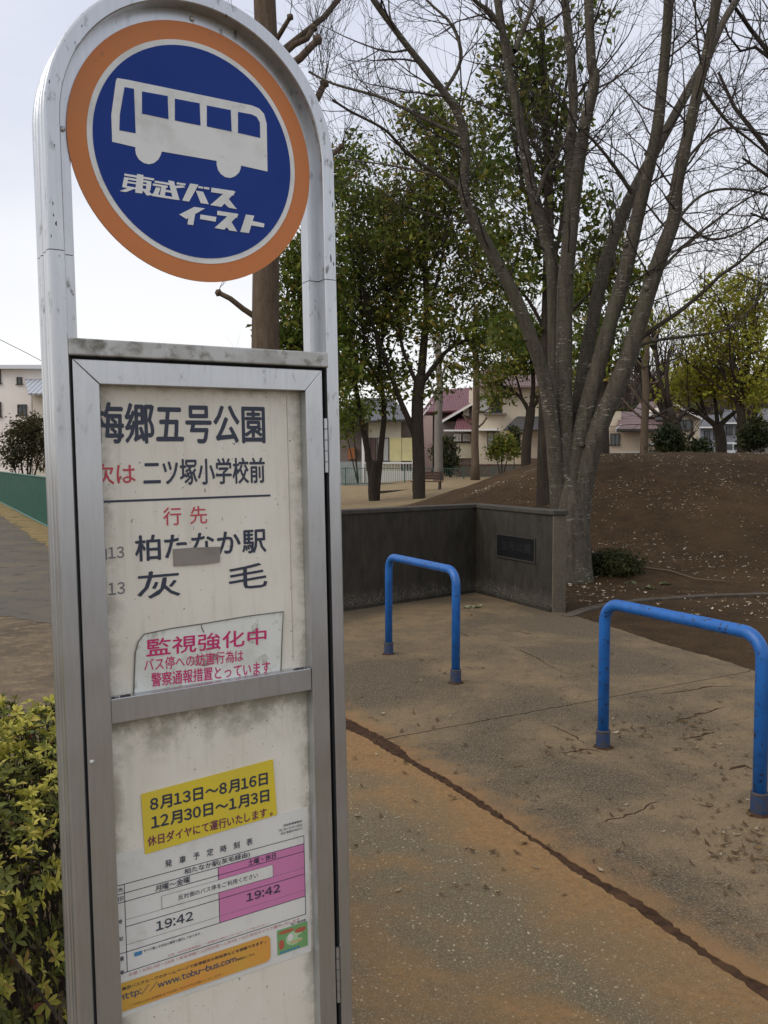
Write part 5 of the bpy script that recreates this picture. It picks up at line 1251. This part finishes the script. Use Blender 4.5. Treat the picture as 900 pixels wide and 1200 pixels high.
# red roofed house
h = house('red_roofed_house', 530, 78, 'two storey grey brown house with dull red roofs and white bargeboards')
hb(h, 496, 562, 478, 560, 79.5, 7, brownwall); hb(h, 518, 560, 494, 560, 77.5, 2, brownwall)
roofquad(h, [(494,483,78.6),(566,479,78.6),(566,453,84),(512,457,84)], .2, rred)
roofquad(h, [(517,493,76.8),(558,469,76.8),(560,466,82),(519,489,82)], .18, rred)
board_(h, [(517,493,76.75),(558,469,76.75),(580,483,76.75)])
hb(h, 545, 573, 478, 560, 77.45, 2, brownwall)
roofquad(h, [(532,504,75.2),(560,504,75.2),(560,490,77.4),(536,490,77.4)], .15, rred); board_(h, [(520,503.5,75.15),(562,503.5,75.15)], white_t, .14)
board_(h, [(494,487,78.3),(507,470,78.3)], white_t, .2); hb(h, 494, 507, 487, 560, 78.4, 3, mat('pinkish_render', (.42,.31,.28), .85))
window(h, 543, 549, 478, 486, 77.45, curtain, frame=white_t, mull=0, off=.01); window(h, 532, 540, 509, 517, 77.5, curtain, frame=white_t); window(h, 543, 551, 509, 517, 77.5, curtain, frame=white_t, off=.05)
hb(h, 535, 563, 519, 537, 77.5, .1, cream2, 'panel', off=.15); hb(h, 520, 563, 517, 518.5, 77.5, .3, dark_t, 'ledge', off=.3)
mb = MB(); a = at(534, 545, 69.5); b = at(612, 545, 69.5); mb.box(a.x, b.x, 69.5, 69.75, -.1, a.z); mb.box(a.x-.02, b.x+.02, 69.46, 69.79, a.z+.002, a.z+.08); tag(mb.build('brick_wall', mat('brown_brick_wall', (.10,.07,.055), .9, 0, [(6, (.14,.10,.08), .45, .6)])), 'low brown wall along the road in front of the cream house', 'wall')
# big cream house
h = house('cream_house', 640, 72, 'big two storey cream house half hidden behind the leafless zelkova')
hb(h, 560, 640, 449, 560, 72, 8, cream); hb(h, 640, 718, 452, 560, 73, 8, cream)
o = h.location; P = [at(x, y, 73) - Vector(o) for x, y in ((690,452),(722,452),(706,424))]
mb = MB(); P = [at(x, y, 73.0) - Vector(o) for x, y in ((640,452.5),(718,452.5),(690,418))]; mb.prism(P, (0, 8, 0)); mb.build('gable', cream, h)
roofquad(h, [(556,452,70.8),(640,452,70.8),(632,428,76),(566,428,76)], .2, rbrown); board_(h, [(556,452,70.75),(640,452,70.75)], rbrown, .15, 'fascia')
roofquad(h, [(690,415,72.2),(725,447,72.2),(725,447,81),(690,415,81)], .2, rbrown); roofquad(h, [(690,415,72.2),(636,455,72.2),(636,455,81),(690,415,81)], .2, rbrown)
board_(h, [(636,455,72.1),(690,415,72.1),(725,447,72.1)], white_t, .25)
window(h, 561, 574, 464, 483, 72, curtain, mull=0); window(h, 575, 588, 464, 483, 72, gl, mull=1); hb(h, 568, 594, 484, 486, 72, .5, brownwall, 'sill', off=.5)
window(h, 571, 585, 506, 525, 72, curtain); hb(h, 560, 586, 502.5, 504.5, 72, .8, white_t, 'canopy', off=.8)
roofquad(h, [(590,503,68.6),(642,503,68.6),(638,488,72),(606,488,72)], .15, rdark); hb(h, 618, 642, 503, 560, 70, 2, beige); hb(h, 617, 642, 537, 560, 69.2, .3, mat('brown_base', (.11,.065,.05), .9), 'base')
hb(h, 700, 718, 457, 475, 72.9, .12, brownwall, 'panel', off=.0); hb(h, 694, 722, 455.5, 457.5, 72.7, .3, dark_t, 'ledge')
window(h, 668, 682, 466, 484, 73, gl)
# beige house at the right
h = house('beige_house', 768, 62, 'beige house with brown red roofs and white edged gable beyond the mound')
hb(h, 712, 773, 499, 540, 62, 7, beige); hb(h, 757, 820, 487, 540, 63.5, 8, cream); hb(h, 712, 728, 482, 540, 62.6, 7, cream)
o = h.location; mb = MB(); mb.prism([at(x, y, 63.5) - Vector(o) for x, y in ((757,487.5),(820,487.5),(790,474))], (0, 8, 0)); mb.build('gable', cream, h)
roofquad(h, [(722,503,60.6),(783,503,60.6),(776,485,64.5),(727,482,64.5)], .18, rbrown); board_(h, [(722,502.5,60.55),(783,502.5,60.55)], dark_t, .15, 'gutter'); board_(h, [(722,502,60.5),(728,497,61.5)], white_t)
roofquad(h, [(735,489,66),(788,489,66),(785,468,71),(750,472,71)], .18, rbrown)
roofquad(h, [(789,471.5,62.8),(823,489,62.8),(823,489,72),(789,471.5,72)], .18, rbrown); roofquad(h, [(789,471.5,62.8),(752,489,62.8),(752,489,72),(789,471.5,72)], .18, rbrown)
board_(h, [(752,489,62.7),(789,471.5,62.7),(823,489,62.7)], white_t, .18)
window(h, 715, 726, 508, 521, 62, gl, mull=1); window(h, 796, 811, 492, 504, 63.5, gl, mull=1); window(h, 761, 771, 527, 533, 62, gl, mull=0); hb(h, 759, 773, 519, 521, 62, .4, white_t, 'canopy', off=.4)
roofquad(h, [(767,491,62.2),(785,491,62.2),(782,487,63.4),(770,487,63.4)], .1, rdark)
mb = MB(); a = at(716, 529, 58); b = at(757, 536, 58); x = a.x
while x < b.x: mb.box(x, x+.05, 58, 58.05, b.z-.3, a.z); x += .3
mb.box(a.x, b.x, 58, 58.05, a.z-.08, a.z-.03); mb.box(a.x, b.x, 57.98, 58.07, b.z-2.5, b.z-.3); tag(mb.build('garden_fence', mat('white_railing', (.55,.54,.5), .6)), 'low white picket railing under the beige house window', 'fence')
# grey houses
for (x0, x1, yt, yr, Y, lab, wm_) in [(820, 846, 500, 486, 82, 'pale blue grey house behind the white van, left one', mat('blue_grey_render', (.27,.28,.31), .85)), (846, 872, 495, 480, 86, 'grey house with a pale gable behind the white van, right one', mat('grey_render', (.24,.24,.25), .85)), (888, 930, 492, 478, 90, 'grey roofed house far right behind the yellow green tree', mat('dull_grey_render', (.22,.205,.19), .85))]:
    h = house('grey_house', (x0+x1)/2, Y, lab); hb(h, x0, x1, yt, 540, Y, 7, wm_)
    roofquad(h, [(x0-2,yt,Y-.6),(x1+2,yt,Y-.6),(x1-3,yr,Y+3.5),(x0+3,yr,Y+3.5)], .18, rgrey); roofquad(h, [(x0-2,yt,Y+7.6),(x1+2,yt,Y+7.6),(x1-3,yr,Y+3.5),(x0+3,yr,Y+3.5)], .18, rgrey)
    board_(h, [(x0-2,yt,Y-.65),(x1+2,yt,Y-.65)], white_t, .14); xm = (x0+x1)/2
    window(h, xm-8, xm-1, yt+5, yt+14, Y, gl); window(h, xm+3, xm+9, yt+5, yt+14, Y, curtain)
# white building at the left
lw = mat('off_white_render', (.76,.71,.66), .85, 0, [(.5, (.70,.64,.60), .4, .65), (3, (.6,.56,.52), .62, .75)])
h = house('white_apartment_house', -20, 60, 'off white three storey building at the far left behind the green fence')
hb(h, -110, 64, 432, 560, 60, 9, lw); hb(h, -114, 68, 427.5, 432, 60, 10, mat('pale_grey_parapet', (.55,.57,.6), .6), 'parapet', off=.5)
window(h, 20, 26, 442, 450, 60, gl, mull=0); window(h, 21, 31.5, 474, 486, 60, gl, mull=1); window(h, -12, 1.5, 471, 488, 60, gl); window(h, -10, 1, 432.5, 449, 60, gl, off=.01); window(h, -60, -40, 440, 452, 60, gl); window(h, -60, -40, 472, 486, 60, gl)
hb(h, 40, 70, 462, 560, 58.4, 1.5, mat('cream_annex', (.55,.50,.42), .85, 0, [(.8, (.5,.45,.38), .4, .6)]), 'annex')
roofquad(h, [(33,461,57.4),(72,461,57.4),(72,444,60),(29,444,60)], .12, roof_mat('pale_metal_roof', (.36,.38,.42), (.46,.48,.52), 1.0))
mb = MB(); a = at(37.5, 462, 59.85) - h.location; b = at(37.5, 560, 59.85) - h.location; mb.tube([a, b], .06, 6); mb.build('drainpipe', mat('grey_pipe', (.32,.31,.3), .6), h)
# power line above it
mb = MB(); P = [at(-260, 250, 52), at(-100, 345, 54), at(0, 398, 56), at(30, 413, 57), at(58, 428, 58)]; mb.tube(P, .022, 5); tag(mb.build('power_line', mat('grey_cable', (.22,.22,.23), .6)), 'thin grey power line sloping down to the off white building', 'cable')

# green ribbed fence along the path
gfm, gt, gb, gv = newmat('green_fence_sheet'); gcol = _mix(gt, _step(gt, _noise(gt, gv, 2.5, 4), .35, .7), (.004,.060,.038), (.007,.085,.055)); gt.links.new(gcol, gb.inputs['Base Color']); gb.inputs['Roughness'].default_value = .5
gpale = mat('pale_green_rail', (.025,.11,.08), .5)
s0 = -8.0; nP = 26; fl = empty('green_fence', fA, None, 'green ribbed sheet fence along the path at the far left', 'fence'); FHT = 1.22
for i in range(nP):
    a = fd*(s0 + i*1.1); b = fd*(s0 + (i+1)*1.1 - .06); mb = MB(); k = 24; n = fn*.02
    top = []
    for j in range(k+1):
        p = a.lerp(b, j/k) + n*(1 if (j//2) % 2 else -1); top.append(p)
    vs = [Vector((p.x, p.y, .06)) for p in top] + [Vector((p.x, p.y, FHT-.04)) for p in top]
    mb.add(vs, [(j, j+1, k+1+j+1, k+1+j) for j in range(k)]); pn = mb.build('panel', gfm, fl, fix=False)
    so_ = pn.modifiers.new('thickness', 'SOLIDIFY'); so_.thickness = .004
    mb = MB(); q = fd*(s0 + i*1.1 - .03); mb.tube([q + Vector((0,0,-.1)), q + Vector((0,0,FHT))], .02, 8); mb.build('post', gpale, fl, smooth=False)
for z in (FHT - .02, .05):
    mb = MB(); mb.tube([fd*s0 + Vector((0,0,z)) + fn*.03, fd*(s0 + nP*1.1) + Vector((0,0,z)) + fn*.03], .024, 8); mb.build('rail', gpale, fl)
# park fence along the road
pfm = mat('dull_green_fence', (.04,.095,.072), .5)
x0, x1, Y = -4.6, 9.6, 60.0; fl = empty('park_fence', ((x0+x1)/2, Y, 0), None, 'low dull green bar fence between the dry grass and the road', 'fence'); cx_ = (x0+x1)/2
mb = MB(); x = x0
while x < x1: mb.box(x-cx_, x-cx_+.022, -.011, .011, .1, 1.14); x += .125
mb.build('bars', pfm, fl)
for z in (.1, 1.14):
    mb = MB(); mb.box(x0-cx_, x1-cx_, -.02, .02, z, z+.045); mb.build('rail', pfm, fl)
x = x0
while x <= x1 + .01:
    mb = MB(); mb.box(x-cx_-.04, x-cx_+.04, -.045, .045, -.1, 1.25); mb.build('post', pfm, fl); x += 2.0
# bench, seen a little from behind
bm_ = mat('weathered_red_brown_wood', (.085,.038,.026), .8, 0, [(6, (.05,.025,.018), .4, .65, (1,8,8))]); bl = mat('bench_iron', (.025,.022,.02), .7)
p = at(500, 581, 41.5); p.z = ground_z(p.x, p.y); bn_ = empty('park_bench', p, (0, 0, math.radians(-14)), 'red brown slatted wooden bench on the dry grass behind the thick evergreen trunk', 'bench')
mb = MB()
for i in range(4): mb.box(-.75, .75, -.22 + i*.115, -.12 + i*.115, .40, .44)
mb.build('seat', bm_, bn_)
mb = MB()
for i in range(3): mb.box(-.75, .75, .25 + i*.02, .28 + i*.02, .52 + i*.125, .62 + i*.125)
mb.build('backrest', bm_, bn_)
for sx in (-.62, .62):
    mb = MB(); mb.box(sx-.03, sx+.03, -.2, -.14, -.05, .40); mb.box(sx-.03, sx+.03, .20, .25, -.05, .40); mb.prism([Vector((sx-.03, .2, .40)), Vector((sx-.03, .25, .40)), Vector((sx-.03, .33, .9)), Vector((sx-.03, .29, .9))], (.06, 0, 0)); mb.build('leg', bl, bn_)
# strip of timber edging in the grass
mb = MB(); a = gp(445, 579.5); b = gp(540, 574); mb.tube([a + Vector((0,0,.06)), b + Vector((0,0,.06))], .12, 8); tag(mb.build('log_edging', bark_dark), 'dark log edging on the dry grass by the bench', 'log')
# white van beyond the mound
vp = at(848, 531, 85); vz = ground_z(vp.x, vp.y); van = empty('parked_van', (vp.x, 85, vz), (0, 0, math.radians(8)), 'small white van parked beyond the mound behind the tree trunks', 'van')
vw = mat('white_van_paint', (.72,.72,.71), .3); Lv, Wv = 3.3, 1.45
side_ = [(-1.65,.28),(-1.65,.78),(-1.55,.95),(-1.12,1.62),(-.95,1.72),(1.45,1.74),(1.6,1.66),(1.65,1.0),(1.65,.28)]
mb = MB(); mb.prism([Vector((x, -Wv/2, z)) for x, z in side_], (0, Wv, 0)); body = mb.build('body', vw, van, bevel=.05, seg=3)
for sy in (-1, 1):
    for xs in ([(-1.22,.98),(-.95,1.55),(-.55,1.55),(-.55,.98)], [(-.45,.98),(-.45,1.55),(.5,1.55),(.5,.98)], [(.6,.98),(.6,1.55),(1.42,1.55),(1.48,.98)]):
        mb = MB(); yy = sy*(Wv/2 + .004); mb.prism([Vector((x, yy, z)) for x, z in xs], (0, -sy*.02, 0)); mb.build('window', gl, van)
    for wx in (-1.1, 1.05):
        mb = MB(); mb.tube([(wx, sy*(Wv/2-.16), .27), (wx, sy*(Wv/2+.01), .27)], .27, 20); wl = mb.build('wheel', mat('tyre_rubber', (.02,.02,.02), .8), van)
        mb = MB(); mb.tube([(wx, sy*(Wv/2), .27), (wx, sy*(Wv/2+.018), .27)], .16, 14); mb.build('rim', mat('wheel_rim', (.4,.4,.41), .4, .6), wl)
mb = MB(); mb.prism([Vector((-1.565, -.62, .97)), Vector((-1.565, .62, .97)), Vector((-1.16, .55, 1.58)), Vector((-1.16, -.55, 1.58))], (-.02, 0, .012)); mb.build('windscreen', gl, van)
for sy in (-.52, .52):
    mb = MB(); mb.box(-1.675, -1.64, sy-.11, sy+.11, .62, .76); mb.build('headlight', mat('headlight_lens', (.6,.6,.58), .15), van, bevel=.01)
bpy.context.view_layer.update()
